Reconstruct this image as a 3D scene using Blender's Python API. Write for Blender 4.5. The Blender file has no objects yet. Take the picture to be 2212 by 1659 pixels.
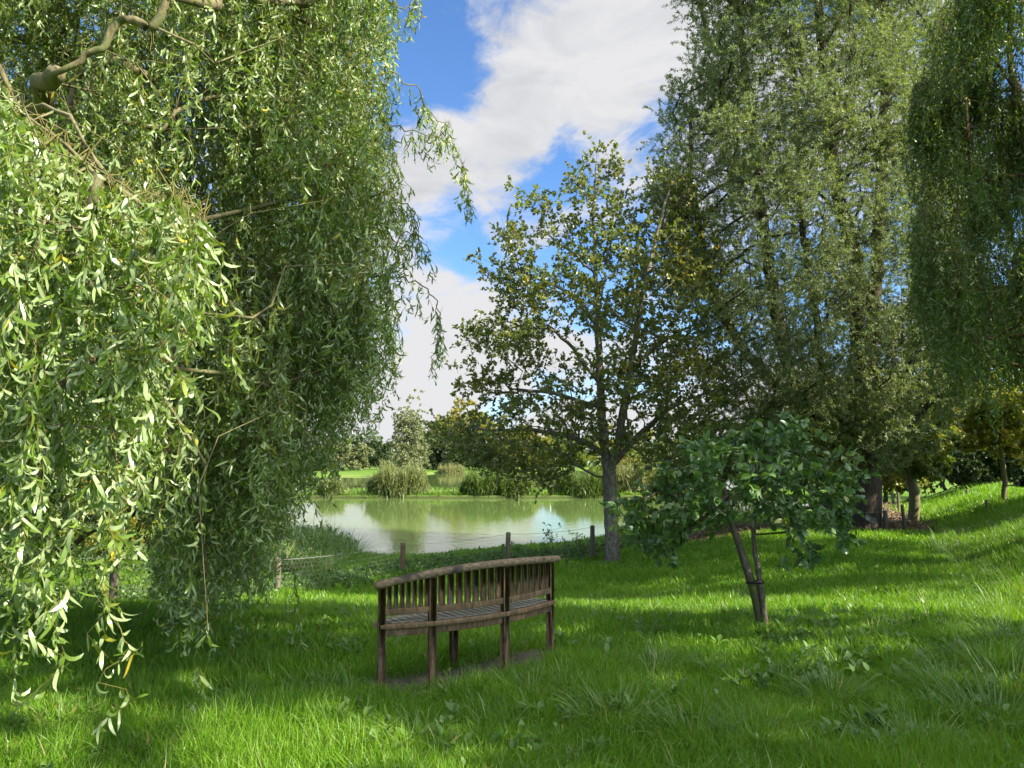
import bpy, math, random
import numpy as np
from mathutils import Vector

rng = np.random.default_rng(11)
random.seed(5)
C = bpy.context.scene.collection
scn = bpy.context.scene
PI = math.pi

# ------------------------------------------------------------------ camera
F = 1640.0                       # focal length in pixels of a 2212 px wide frame
PITCH = math.atan(155.5 / F)
CAMZ = 1.65
cam_d = bpy.data.cameras.new('camera')
cam = bpy.data.objects.new('camera', cam_d)
C.objects.link(cam)
cam.location = (0, 0, CAMZ)
cam.rotation_euler = (PI / 2 + PITCH, 0, 0)
cam_d.sensor_width = 36
cam_d.lens = 36 * F / 2212
cam_d.clip_end = 6000
scn.camera = cam

# ------------------------------------------------------------------ light, sky, exposure
SUN_AZ = math.radians(117)        # clockwise from the view direction (+Y)
SUN_EL = math.radians(35)
sd_ = bpy.data.lights.new('sun', 'SUN')
sd_.energy = 5.0
sd_.angle = math.radians(0.55)
sd_.color = (1.0, 0.93, 0.80)
sun = bpy.data.objects.new('sun', sd_)
C.objects.link(sun)
sdir = Vector((math.sin(SUN_AZ) * math.cos(SUN_EL), math.cos(SUN_AZ) * math.cos(SUN_EL), math.sin(SUN_EL)))
sun.rotation_euler = sdir.to_track_quat('Z', 'Y').to_euler()
sun.location = (30, 0, 40)
scn.view_settings.view_transform = 'Standard'
scn.view_settings.look = 'None'
scn.view_settings.gamma = 1
scn.view_settings.exposure = 1.55
scn.cycles.max_bounces = 7
scn.cycles.diffuse_bounces = 3
scn.cycles.glossy_bounces = 3
scn.cycles.transmission_bounces = 4
scn.cycles.transparent_max_bounces = 4
scn.cycles.caustics_reflective = False
scn.cycles.caustics_refractive = False


def raydir(u, v):
    a = (u - 1106) / F
    b = (829.5 - v) / F
    cp, sp = math.cos(PITCH), math.sin(PITCH)
    return np.array((a, cp - b * sp, sp + b * cp))


def P(u, v, Y):
    d = raydir(u, v)
    return np.array((0, 0, CAMZ)) + d * (Y / d[1])


def PV(u, v, Y):
    u, v, Y = np.asarray(u, float), np.asarray(v, float), np.asarray(Y, float)
    a = (u - 1106) / F
    b = (829.5 - v) / F
    cp, sp = math.cos(PITCH), math.sin(PITCH)
    dy = cp - b * sp
    t = Y / dy
    return np.stack([a * t, Y, CAMZ + (sp + b * cp) * t], -1)


def NT(nt, t, **kw):
    n = nt.nodes.new(t)
    for k, v in kw.items():
        setattr(n, k, v)
    return n


def build_world():
    w = bpy.data.worlds.new('World')
    scn.world = w
    w.use_nodes = True
    nt = w.node_tree
    nt.nodes.clear()
    L = nt.links.new
    out = NT(nt, 'ShaderNodeOutputWorld')
    bg = NT(nt, 'ShaderNodeBackground')
    L(bg.outputs[0], out.inputs[0])
    sky = NT(nt, 'ShaderNodeTexSky')
    sky.sky_type = 'NISHITA'
    sky.sun_disc = False
    sky.sun_elevation = SUN_EL
    sky.sun_rotation = SUN_AZ
    sky.air_density = 1.0
    sky.dust_density = 0.15
    sky.ozone_density = 2.5
    bg.inputs['Strength'].default_value = 0.10
    tc = NT(nt, 'ShaderNodeTexCoord')
    dirv = tc.outputs['Generated']

    def math_(op, a, b=None, c=None):
        n = NT(nt, 'ShaderNodeMath', operation=op)
        for i, x in enumerate((a, b, c)):
            if x is None:
                continue
            if isinstance(x, (int, float)):
                n.inputs[i].default_value = x
            else:
                L(x, n.inputs[i])
        return n.outputs[0]

    mp = NT(nt, 'ShaderNodeMapping')
    mp.inputs['Scale'].default_value = (1, 1, 1.7)
    mp.inputs['Location'].default_value = (3.1, 0.4, 0.7)
    L(dirv, mp.inputs['Vector'])
    n1 = NT(nt, 'ShaderNodeTexNoise')
    n1.inputs['Scale'].default_value = 5.2
    n1.inputs['Detail'].default_value = 9
    n1.inputs['Roughness'].default_value = 0.56
    n1.inputs['Distortion'].default_value = 0.35
    L(mp.outputs[0], n1.inputs['Vector'])
    nb_ = NT(nt, 'ShaderNodeTexNoise')
    nb_.inputs['Scale'].default_value = 12
    nb_.inputs['Detail'].default_value = 8
    nb_.inputs['Roughness'].default_value = .6
    nb_.inputs['Distortion'].default_value = .6
    L(mp.outputs[0], nb_.inputs['Vector'])
    dens = math_('MULTIPLY_ADD', n1.outputs[0], 1.5, math_('MULTIPLY_ADD', nb_.outputs[0], 1.25, -.87))
    # big masses of this day's clouds (+) and the openings of blue between them (-), as directions in the sky
    masses = [(1180, 60, 330, .26), (1330, 180, 260, .24), (1100, 330, 220, .24), (1030, 430, 160, .20), (1450, 60, 250, .24),
              (920, 760, 130, .30), (1080, 760, 150, .30), (1000, 690, 110, .26), (900, 860, 120, .10), (960, 582, 34, .28),
              (1950, 660, 70, .30), (1600, 880, 160, .3), (200, 880, 250, .3), (1750, 300, 300, .15), (1240, 700, 120, .25),
              (900, 120, 150, -.34), (960, 200, 90, -.20), (1190, 360, 80, -.24), (1260, 330, 60, -.16), (1420, 270, 95, -.45), (1210, 370, 55, -.25), (1010, 250, 60, -.2),
              (1000, 540, 80, -.30), (1130, 560, 120, -.34), (1060, 600, 60, -.25), (1600, 600, 150, -.34), (1880, 600, 90, -.35), (1300, 520, 120, -.25),
              (760, 840, 130, .34), (560, 860, 160, .3), (400, 500, 400, -.10), (960, 905, 60, -.08)]
    for (u, v, r, wt) in masses:
        d = raydir(u, v)
        d = d / np.linalg.norm(d)
        k = 1.0 / (r / F) ** 2
        dt = NT(nt, 'ShaderNodeVectorMath', operation='DOT_PRODUCT')
        nrm = NT(nt, 'ShaderNodeVectorMath', operation='NORMALIZE')
        L(dirv, dt.inputs[0])
        dt.inputs[1].default_value = d
        e = math_('EXPONENT', math_('MULTIPLY_ADD', dt.outputs['Value'], 2 * k, -2 * k))
        dens = math_('MULTIPLY_ADD', e, wt * .85, dens)
    # more cover overhead, and a whitish low sky
    sz = NT(nt, 'ShaderNodeSeparateXYZ')
    L(dirv, sz.inputs[0])
    for f0, f1, wt in ((.62, .80, .30), (.16, .03, .26)):
        zz = NT(nt, 'ShaderNodeMapRange', interpolation_type='SMOOTHSTEP')
        zz.inputs['From Min'].default_value = f0
        zz.inputs['From Max'].default_value = f1
        L(sz.outputs[2], zz.inputs['Value'])
        dens = math_('MULTIPLY_ADD', zz.outputs[0], wt, dens)
    mr = NT(nt, 'ShaderNodeMapRange', interpolation_type='SMOOTHSTEP')
    mr.inputs['From Min'].default_value = 0.40
    mr.inputs['From Max'].default_value = 0.86
    L(dens, mr.inputs['Value'])
    # cloud brightness: thicker parts and undersides greyer
    n2 = NT(nt, 'ShaderNodeTexNoise')
    n2.inputs['Scale'].default_value = 8.5
    n2.inputs['Detail'].default_value = 9
    n2.inputs['Roughness'].default_value = .6
    n2.inputs['Distortion'].default_value = .5
    mp2 = NT(nt, 'ShaderNodeMapping')
    mp2.inputs['Scale'].default_value = (1, 1, 2.2)
    L(dirv, mp2.inputs['Vector'])
    L(mp2.outputs[0], n2.inputs['Vector'])
    cr = NT(nt, 'ShaderNodeMapRange')
    cr.inputs['From Min'].default_value = 0.34
    cr.inputs['From Max'].default_value = 0.60
    L(n2.outputs[0], cr.inputs['Value'])
    cc = NT(nt, 'ShaderNodeMix', data_type='RGBA')
    cc.inputs[6].default_value = (2.2, 2.25, 2.38, 1)
    cc.inputs[7].default_value = (2.8, 2.8, 2.86, 1)
    lowb = NT(nt, 'ShaderNodeMapRange', interpolation_type='SMOOTHSTEP')
    lowb.inputs['From Min'].default_value = .36
    lowb.inputs['From Max'].default_value = .16
    L(sz.outputs[2], lowb.inputs['Value'])
    L(math_('MINIMUM', math_('MULTIPLY_ADD', lowb.outputs[0], .75, cr.outputs[0]), 1.0), cc.inputs[0])
    tint = NT(nt, 'ShaderNodeMix', data_type='RGBA', blend_type='MULTIPLY')
    tint.inputs[0].default_value = 1
    tint.inputs[7].default_value = (0.50, 0.67, 0.86, 1)
    L(sky.outputs[0], tint.inputs[6])
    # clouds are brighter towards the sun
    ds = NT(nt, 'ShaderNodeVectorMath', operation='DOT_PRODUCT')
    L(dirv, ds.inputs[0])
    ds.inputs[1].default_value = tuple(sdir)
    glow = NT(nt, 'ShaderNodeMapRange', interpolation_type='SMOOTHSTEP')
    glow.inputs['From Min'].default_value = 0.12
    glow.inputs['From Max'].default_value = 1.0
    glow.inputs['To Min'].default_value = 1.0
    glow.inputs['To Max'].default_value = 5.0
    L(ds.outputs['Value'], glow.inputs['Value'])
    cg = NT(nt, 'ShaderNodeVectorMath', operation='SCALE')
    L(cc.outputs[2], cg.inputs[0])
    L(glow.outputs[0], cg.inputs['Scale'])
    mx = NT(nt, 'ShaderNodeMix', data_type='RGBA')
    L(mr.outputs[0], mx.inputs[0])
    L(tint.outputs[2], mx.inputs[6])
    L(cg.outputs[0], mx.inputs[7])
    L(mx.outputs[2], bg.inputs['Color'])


build_world()

# ------------------------------------------------------------------ helpers


def tag(o, label=None, cat=None, group=None, kind=None):
    for k, v in (('label', label), ('category', cat), ('group', group), ('kind', kind)):
        if v:
            o[k] = v
    return o


def empty(name, loc, label, cat, group=None):
    o = bpy.data.objects.new(name, None)
    o.empty_display_size = 0.2
    C.objects.link(o)
    o.location = [float(x) for x in loc]
    return tag(o, label, cat, group)


class Geo:
    def __init__(s):
        s.v, s.f, s.t, s.m, s.n = [], [], [], [], 0

    def add(s, verts, faces, tint=None, mi=0):
        verts = np.asarray(verts, np.float32).reshape(-1, 3)
        faces = np.asarray(faces, np.int64)
        s.v.append(verts)
        s.f.append(faces + s.n)
        s.n += len(verts)
        if tint is None:
            tint = np.full(len(faces), 0.5)
        s.t.append(np.asarray(tint, np.float32))
        s.m.append(np.full(len(faces), mi, np.int32))

    def build(s, name, mats, parent=None, smooth=False, origin=None):
        me = bpy.data.meshes.new(name)
        V = np.concatenate(s.v)
        if origin is None and parent is not None:
            origin = np.array(parent.matrix_world.translation) if parent.parent is None and parent.type != 'EMPTY' else None
        off = np.zeros(3) if origin is None else np.asarray(origin, float)
        V = V - off.astype(np.float32)
        me.vertices.add(len(V))
        me.vertices.foreach_set('co', V.ravel())
        nl = sum(f.size for f in s.f)
        nf = sum(len(f) for f in s.f)
        me.loops.add(nl)
        me.loops.foreach_set('vertex_index', np.concatenate([f.ravel() for f in s.f]).astype(np.int32))
        me.polygons.add(nf)
        tot = np.concatenate([np.full(len(f), f.shape[1]) for f in s.f])
        st = np.concatenate([[0], np.cumsum(tot)[:-1]]).astype(np.int32)
        me.polygons.foreach_set('loop_start', st)
        if not isinstance(mats, (list, tuple)):
            mats = [mats]
        for m in mats:
            me.materials.append(m)
        me.polygons.foreach_set('material_index', np.concatenate(s.m))
        if smooth:
            me.polygons.foreach_set('use_smooth', np.ones(nf, bool))
        a = me.attributes.new('tint', 'FLOAT', 'FACE')
        a.data.foreach_set('value', np.concatenate(s.t))
        me.update(calc_edges=True)
        o = bpy.data.objects.new(name, me)
        C.objects.link(o)
        o.location = off
        if parent is not None:
            o.parent = parent
            o.location = off - np.array(parent.location) if origin is not None else -np.array(parent.location)
        return o


def norm(a):
    return a / np.maximum(np.linalg.norm(a, axis=-1, keepdims=True), 1e-9)


def rand_unit(n):
    return norm(rng.normal(size=(n, 3)))


def perp(D, R=None):
    if R is None:
        R = rand_unit(len(D))
    return norm(np.cross(D, R))


PROF = {1: None,
        2: np.array([.25, 1, .08]),
        3: np.array([.3, 1, .8, .06]),
        4: np.array([.25, .85, 1, .65, .05]),
        5: np.array([.25, .8, 1, .85, .5, .04])}


def ribbons(P0, D, N, L, W, curl=0.0, nseg=3, twist=0.0, prof=None, phi=0.0, curl2=0.0):
    """Leaf-like ribbons: base P0, direction D, normal N, length L, full width W, total curl angle, twist angle."""
    n = len(P0)
    L = np.broadcast_to(L, (n,)).astype(float)
    W = np.broadcast_to(W, (n,)).astype(float)
    curl = np.broadcast_to(curl, (n,)).astype(float)
    twist = np.broadcast_to(twist, (n,)).astype(float)
    phi = np.broadcast_to(phi, (n,)).astype(float)
    curl2 = np.broadcast_to(curl2, (n,)).astype(float)
    N = norm(N - (N * D).sum(-1, keepdims=True) * D)
    S = np.cross(D, N)
    prof = PROF[nseg] if prof is None else prof
    cp_, sp_ = np.cos(phi)[:, None], np.sin(phi)[:, None]
    B = N * cp_ + S * sp_
    A = S * cp_ - N * sp_
    pos = P0.copy()
    vs = []

    def ang(t):
        return curl * t + curl2 * t * t
    for k in range(nseg + 1):
        a = ang(k / nseg)
        Br = B * np.cos(a)[:, None] - D * np.sin(a)[:, None]
        Sr = A * cp_ + Br * sp_
        Nt = Br * cp_ - A * sp_
        if k > 0:
            am = ang((k - .5) / nseg)
            Tm = D * np.cos(am)[:, None] + B * np.sin(am)[:, None]
            pos = pos + Tm * (L / nseg)[:, None]
        tw = twist * (k / nseg)
        sd = Sr * np.cos(tw)[:, None] + Nt * np.sin(tw)[:, None]
        h = (W * prof[k] * .5)[:, None]
        vs.append(pos - sd * h)
        vs.append(pos + sd * h)
    V = np.stack(vs, 1)
    m = 2 * (nseg + 1)
    base = (np.arange(n) * m)[:, None]
    fs = []
    for k in range(nseg):
        fs.append(base + np.array([[2 * k, 2 * k + 1, 2 * k + 3, 2 * k + 2]]))
    Fq = np.stack(fs, 1).reshape(-1, 4)
    return V.reshape(-1, 3), Fq, nseg


STRAP = {2: np.array([.5, 1, .1]), 3: np.array([.4, 1, .9, .08]), 4: np.array([.35, .95, 1, .82, .06]), 5: np.array([.3, .92, 1, .97, .72, .05])}


def rhombs(P0, D, N, L, W, wide=0.45):
    n = len(P0)
    L = np.broadcast_to(L, (n,)).astype(float)[:, None]
    W = np.broadcast_to(W, (n,)).astype(float)[:, None]
    S = norm(np.cross(D, N))
    mid = P0 + D * L * wide
    V = np.stack([P0, mid + S * W / 2, P0 + D * L, mid - S * W / 2], 1).reshape(-1, 3)
    Fq = (np.arange(n) * 4)[:, None] + np.array([[0, 1, 2, 3]])
    return V, Fq, 1


def folded(P0, D, N, L, W, curl, fold=0.25):
    """Broad leaf with a midrib fold: three points across, four along, rounded ends."""
    n = len(P0)
    L = np.broadcast_to(L, (n,)).astype(float)
    W = np.broadcast_to(W, (n,)).astype(float)
    curl = np.broadcast_to(curl, (n,)).astype(float)
    N = norm(N - (N * D).sum(-1, keepdims=True) * D)
    S = np.cross(D, N)
    prof = np.array([.10, .80, 1.0, .68, .05])
    pos = P0.copy()
    vs = []
    ns = 4
    for k in range(ns + 1):
        a = curl * (k / ns)
        Nt = N * np.cos(a)[:, None] - D * np.sin(a)[:, None]
        if k > 0:
            am = curl * ((k - .5) / ns)
            pos = pos + (D * np.cos(am)[:, None] + N * np.sin(am)[:, None]) * (L / ns)[:, None]
        h = (W * prof[k] * .5)[:, None]
        vs += [pos - S * h + Nt * h * fold, pos, pos + S * h + Nt * h * fold]
    V = np.stack(vs, 1)
    base = (np.arange(n) * 15)[:, None]
    fs = []
    for k in range(ns):
        fs.append(base + np.array([[3 * k, 3 * k + 1, 3 * k + 4, 3 * k + 3]]))
        fs.append(base + np.array([[3 * k + 1, 3 * k + 2, 3 * k + 5, 3 * k + 4]]))
    return V.reshape(-1, 3), np.stack(fs, 1).reshape(-1, 4), 8


def tubes(pts, rad, sides=4):
    """Many tubes with the same number of points: pts (N,K,3), rad (N,K)."""
    pts = np.asarray(pts, float)
    n, K, _ = pts.shape
    T = np.gradient(pts, axis=1)
    T = norm(T)
    ax = norm(pts[:, -1] - pts[:, 0])
    ref = np.where(np.abs(ax[:, 2:3]) > .8, np.array([[1.0, 0.13, 0]]), np.array([[0, 0.1, 1.0]]))
    A = norm(np.cross(T, ref[:, None, :]))
    B = np.cross(T, A)
    ang = np.arange(sides) / sides * 2 * PI
    V = pts[:, :, None, :] + rad[:, :, None, None] * (A[:, :, None, :] * np.cos(ang)[None, None, :, None] + B[:, :, None, :] * np.sin(ang)[None, None, :, None])
    k, j = np.meshgrid(np.arange(K - 1), np.arange(sides), indexing='ij')
    j2 = (j + 1) % sides
    q = np.stack([k * sides + j, k * sides + j2, (k + 1) * sides + j2, (k + 1) * sides + j], -1).reshape(-1, 4)
    Fq = ((np.arange(n) * K * sides)[:, None, None] + q[None]).reshape(-1, 4)
    return V.reshape(-1, 3), Fq


def cap(verts_idx_ring):
    return np.array([verts_idx_ring])


def add_tube(g, pts, rad, sides=8, mi=0, caps=True, tint=.5):
    pts = np.asarray(pts, float)
    rad = np.broadcast_to(rad, (len(pts),)).astype(float)
    V, Fq = tubes(pts[None], rad[None], sides)
    g.add(V, Fq, np.full(len(Fq), tint), mi)
    if caps:
        g.add(V[:sides], np.arange(sides)[::-1][None], None, mi)
        g.add(V[-sides:], np.arange(sides)[None], None, mi)


def box(g, c, half, rot=0.0, mi=0, tint=.5):
    """Chamfered box: centre c, half sizes, rotation about z."""
    ch = min(half) * .22
    vs, idx = [], {}
    hx, hy, hz = half
    for sx in (-1, 1):
        for sy in (-1, 1):
            for sz in (-1, 1):
                for a in range(3):
                    p = [sx * (hx - ch), sy * (hy - ch), sz * (hz - ch)]
                    p[a] = (sx * hx, sy * hy, sz * hz)[a]
                    idx[(sx, sy, sz, a)] = len(vs)
                    vs.append(p)
    quads, tris = [], []
    for a in range(3):
        o1, o2 = [(1, 2), (2, 0), (0, 1)][a]
        for s in (-1, 1):
            q = []
            for (p1, p2) in ((-1, -1), (1, -1), (1, 1), (-1, 1)):
                k = [0, 0, 0]
                k[a], k[o1], k[o2] = s, p1, p2
                q.append(idx[(*k, a)])
            quads.append(q if s > 0 else q[::-1])
        for s1 in (-1, 1):
            for s2 in (-1, 1):
                k0, k1 = [0, 0, 0], [0, 0, 0]
                k0[a], k1[a] = -1, 1
                k0[o1] = k1[o1] = s1
                k0[o2] = k1[o2] = s2
                q = [idx[(*k0, o1)], idx[(*k1, o1)], idx[(*k1, o2)], idx[(*k0, o2)]]
                quads.append(q if s1 * s2 > 0 else q[::-1])
    for sx in (-1, 1):
        for sy in (-1, 1):
            for sz in (-1, 1):
                t = [idx[(sx, sy, sz, a)] for a in range(3)]
                tris.append(t if sx * sy * sz > 0 else t[::-1])
    V = np.array(vs)
    cs, sn = math.cos(rot), math.sin(rot)
    V = np.stack([V[:, 0] * cs - V[:, 1] * sn, V[:, 0] * sn + V[:, 1] * cs, V[:, 2]], -1) + np.asarray(c)
    n0 = g.n
    g.add(V, np.array(quads), np.full(len(quads), tint), mi)
    g.v.append(np.zeros((0, 3), np.float32))
    g.f.append(np.array(tris) + n0)
    g.t.append(np.full(len(tris), tint, np.float32))
    g.m.append(np.full(len(tris), mi, np.int32))


# ------------------------------------------------------------------ materials


def leaf_mat(name, a, b, under=None, odd=None, trans=0.3, rough=0.45, spec=0.35, odd_at=0.965):
    m = bpy.data.materials.new(name)
    m.use_nodes = True
    nt = m.node_tree
    nt.nodes.clear()
    L = nt.links.new
    out = NT(nt, 'ShaderNodeOutputMaterial')
    at = NT(nt, 'ShaderNodeAttribute', attribute_name='tint')
    ramp = NT(nt, 'ShaderNodeValToRGB')
    cr = ramp.color_ramp
    cr.elements[0].position = 0.0
    cr.elements[0].color = (*a, 1)
    cr.elements[1].position = 0.9
    cr.elements[1].color = (*b, 1)
    if odd is not None:
        e = cr.elements.new(odd_at)
        e.color = (*odd, 1)
    L(at.outputs['Fac'], ramp.inputs[0])
    col = ramp.outputs[0]
    if under is not None:
        ge = NT(nt, 'ShaderNodeNewGeometry')
        mx = NT(nt, 'ShaderNodeMix', data_type='RGBA')
        L(ge.outputs['Backfacing'], mx.inputs[0])
        L(col, mx.inputs[6])
        mx.inputs[7].default_value = (*under, 1)
        col = mx.outputs[2]
    pb = NT(nt, 'ShaderNodeBsdfPrincipled')
    pb.inputs['Roughness'].default_value = rough
    pb.inputs['Specular IOR Level'].default_value = spec
    L(col, pb.inputs['Base Color'])
    tr = NT(nt, 'ShaderNodeBsdfTranslucent')
    hs = NT(nt, 'ShaderNodeMix', data_type='RGBA', blend_type='MULTIPLY')
    hs.inputs[0].default_value = 1
    L(ramp.outputs[0], hs.inputs[6])
    hs.inputs[7].default_value = (1.7, 1.75, 0.6, 1)
    L(hs.outputs[2], tr.inputs[0])
    ms = NT(nt, 'ShaderNodeMixShader')
    ms.inputs[0].default_value = trans
    L(pb.outputs[0], ms.inputs[1])
    L(tr.outputs[0], ms.inputs[2])
    L(ms.outputs[0], out.inputs[0])
    return m


def rough_mat(name, cols, scale=(6, 6, 1.2), nscale=4.0, rough=0.85, bump=0.5, dist=0.02, extra=None, detail=8):
    """Bark, wood, soil: colours along a stretched noise, with bump."""
    m = bpy.data.materials.new(name)
    m.use_nodes = True
    nt = m.node_tree
    L = nt.links.new
    pb = nt.nodes['Principled BSDF']
    pb.inputs['Roughness'].default_value = rough
    pb.inputs['Specular IOR Level'].default_value = 0.25
    tc = NT(nt, 'ShaderNodeTexCoord')
    mp = NT(nt, 'ShaderNodeMapping')
    mp.inputs['Scale'].default_value = scale
    L(tc.outputs['Object'], mp.inputs['Vector'])
    n = NT(nt, 'ShaderNodeTexNoise')
    n.inputs['Scale'].default_value = nscale
    n.inputs['Detail'].default_value = detail
    n.inputs['Roughness'].default_value = .65
    L(mp.outputs[0], n.inputs['Vector'])
    r = NT(nt, 'ShaderNodeValToRGB')
    k = len(cols)
    r.color_ramp.elements[0].position = .30
    r.color_ramp.elements[0].color = (*cols[0], 1)
    r.color_ramp.elements[1].position = .70
    r.color_ramp.elements[1].color = (*cols[-1], 1)
    for i in range(1, k - 1):
        e = r.color_ramp.elements.new(.30 + .40 * i / (k - 1))
        e.color = (*cols[i], 1)
    L(n.outputs[0], r.inputs[0])
    col = r.outputs[0]
    if extra is not None:            # moss or lichen patches of their own shape
        n2 = NT(nt, 'ShaderNodeTexNoise')
        n2.inputs['Scale'].default_value = extra[1]
        n2.inputs['Detail'].default_value = 5
        L(tc.outputs['Object'], n2.inputs['Vector'])
        mr = NT(nt, 'ShaderNodeMapRange')
        mr.inputs['From Min'].default_value = extra[2]
        mr.inputs['From Max'].default_value = extra[2] + .12
        L(n2.outputs[0], mr.inputs['Value'])
        mx = NT(nt, 'ShaderNodeMix', data_type='RGBA')
        L(mr.outputs[0], mx.inputs[0])
        L(col, mx.inputs[6])
        mx.inputs[7].default_value = (*extra[0], 1)
        col = mx.outputs[2]
    L(col, pb.inputs['Base Color'])
    bp = NT(nt, 'ShaderNodeBump')
    bp.inputs['Strength'].default_value = bump
    bp.inputs['Distance'].default_value = dist
    L(n.outputs[0], bp.inputs['Height'])
    L(bp.outputs[0], pb.inputs['Normal'])
    return m


M = {}
M['bark_willow'] = rough_mat('willow_bark', [(.02, .016, .012), (.065, .05, .034), (.13, .10, .068)], (9, 9, 1.3), 3, bump=.9, dist=.05)
M['bark_curly'] = rough_mat('curly_willow_bark', [(.06, .05, .02), (.14, .12, .06), (.20, .17, .09)], (5, 5, 2), 5, extra=((.12, .13, .05), 6, .52))
M['bark_old'] = rough_mat('old_willow_bark', [(.04, .025, .015), (.11, .06, .03), (.17, .10, .06)], (9, 9, 1.3), 4, bump=.9, dist=.03)
M['bark_alder'] = rough_mat('alder_bark', [(.06, .05, .04), (.15, .13, .10), (.27, .25, .20)], (4, 4, 2.5), 5, bump=.8, dist=.02, extra=((.20, .21, .15), 5, .56))
M['bark_apple'] = rough_mat('apple_bark', [(.045, .035, .025), (.11, .09, .06), (.20, .17, .13)], (5, 5, 2), 9, bump=.7, dist=.006, extra=((.10, .11, .025), 7, .50))
M['twig'] = rough_mat('twig_bark', [(.08, .055, .025), (.15, .11, .05)], (4, 4, 4), 6)
M['yellow_twig'] = rough_mat('willow_twig', [(.09, .085, .022), (.17, .15, .045)], (4, 4, 4), 6)
M['bench'] = rough_mat('weathered_teak', [(.065, .038, .017), (.150, .095, .046), (.27, .19, .10)], (7, 7, 2.0), 6, rough=.75, bump=.5, dist=.004, extra=((.13, .12, .09), 11, .60))
M['bench_rail'] = rough_mat('weathered_rail', [(.07, .046, .026), (.175, .125, .07), (.31, .235, .145)], (4, 4, 10), 7, rough=.75, bump=.6, dist=.004, extra=((.045, .038, .03), 7, .56))
M['bench_seat'] = rough_mat('silvered_teak', [(.58, .50, .36), (.75, .66, .50), (.84, .76, .60)], (3, 9, 3), 8, rough=.85, bump=.4, dist=.002)
M['post'] = rough_mat('fence_post_wood', [(.06, .05, .035), (.13, .11, .08), (.20, .17, .12)], (9, 9, 1), 8, bump=.6, dist=.006)
M['post_new'] = rough_mat('cleft_post_wood', [(.07, .045, .025), (.17, .11, .06), (.28, .19, .11)], (9, 9, 1), 7, bump=.6, dist=.006)
M['post_white'] = rough_mat('pale_post_wood', [(.5, .48, .42), (.7, .68, .62)], (4, 4, 2), 6)
M['wire'] = rough_mat('fence_wire', [(.22, .22, .20), (.36, .36, .34)], (5, 5, 5), 5, rough=.5)
M['strap'] = rough_mat('rubber_strap', [(.012, .012, .013), (.03, .03, .03)], (5, 5, 5), 8, rough=.6)

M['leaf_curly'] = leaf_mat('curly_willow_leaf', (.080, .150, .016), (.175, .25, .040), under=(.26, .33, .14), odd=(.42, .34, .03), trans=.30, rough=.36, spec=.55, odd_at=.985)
M['leaf_curly_shaded'] = leaf_mat('curly_willow_leaf_shaded', (.052, .105, .012), (.105, .165, .023), under=(.12, .175, .05), odd=(.30, .25, .03), trans=.25, rough=.42, spec=.4, odd_at=.95)  # green leaf with the shade over the right willow put into its colour
M['leaf_willow'] = leaf_mat('white_willow_leaf', (.115, .155, .052), (.215, .26, .090), under=(.26, .31, .20), trans=.29, rough=.5)
M['leaf_alder'] = leaf_mat('alder_leaf', (.080, .125, .020), (.195, .22, .032), under=(.17, .19, .08), odd=(.30, .20, .03), trans=.30, rough=.38, spec=.5, odd_at=.95)
M['leaf_apple'] = leaf_mat('apple_leaf', (.040, .105, .018), (.10, .19, .036), under=(.13, .20, .075), odd=(.22, .24, .05), trans=.22, rough=.36, spec=.5)
M['leaf_olive'] = leaf_mat('olive_leaf', (.13, .15, .055), (.21, .23, .09), under=(.22, .24, .13), trans=.25)
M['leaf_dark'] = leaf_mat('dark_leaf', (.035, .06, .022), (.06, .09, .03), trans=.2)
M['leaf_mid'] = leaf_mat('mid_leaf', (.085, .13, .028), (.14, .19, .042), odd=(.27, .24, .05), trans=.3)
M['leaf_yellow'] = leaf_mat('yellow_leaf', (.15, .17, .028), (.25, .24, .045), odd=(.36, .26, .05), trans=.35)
M['grass'] = leaf_mat('grass_blade', (.085, .195, .010), (.185, .325, .024), odd=(.26, .24, .09), trans=.40, rough=.42, spec=.35, odd_at=.985)
M['long_grass'] = leaf_mat('long_grass_blade', (.07, .15, .024), (.15, .25, .05), odd=(.30, .27, .12), trans=.32, rough=.4, spec=.4, odd_at=.95)
M['weed'] = leaf_mat('weed_leaf', (.065, .14, .028), (.13, .22, .05), under=(.12, .18, .07), trans=.3, rough=.4)
M['reed'] = leaf_mat('reed_blade', (.11, .15, .045), (.20, .22, .085), odd=(.34, .28, .14), trans=.25, odd_at=.93)
M['litter'] = leaf_mat('fallen_leaf', (.10, .065, .035), (.26, .19, .12), odd=(.36, .26, .12), trans=.05, rough=.8, spec=.1)

# ------------------------------------------------------------------ ground
ZW = -1.5
POND = np.array([(-4.5, 22.5), (-3.1, 21.7), (0, 24), (2.9, 25.8), (5, 26.5), (6.7, 27.6), (13, 33), (19, 40), (22, 50), (20, 57.3), (8, 57.6), (-2, 57.0), (-8, 57.5), (-30, 57.6), (-45, 57),
                 (-45, 31.5), (-16, 30), (-9.5, 28.3), (-6.0, 26.6), (-4.9, 24.6)], float)
POND2 = np.array([(-60, 70), (-20, 66), (-4, 67), (10, 66.5), (34, 68), (38, 90), (30, 140), (0, 146), (-10, 148), (-22, 118), (-60, 112)], float)
DITCH = np.array([(-20, 12.2), (-9.2, 13.7), (-7.2, 14.5), (-6.0, 16.2), (-6.6, 17.6), (-9, 17.6), (-20, 17.8)], float)
PATH = np.array([(5.2, 20.9), (7.5, 21.2), (10.4, 20.6), (12.2, 25), (14, 30), (17, 36)], float)
BENCH_C = np.array([-0.302, 6.06])
CHORD = norm(np.array([1.256, 0.92]))
CNORM = np.array([CHORD[1], -CHORD[0]])      # towards the camera


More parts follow.
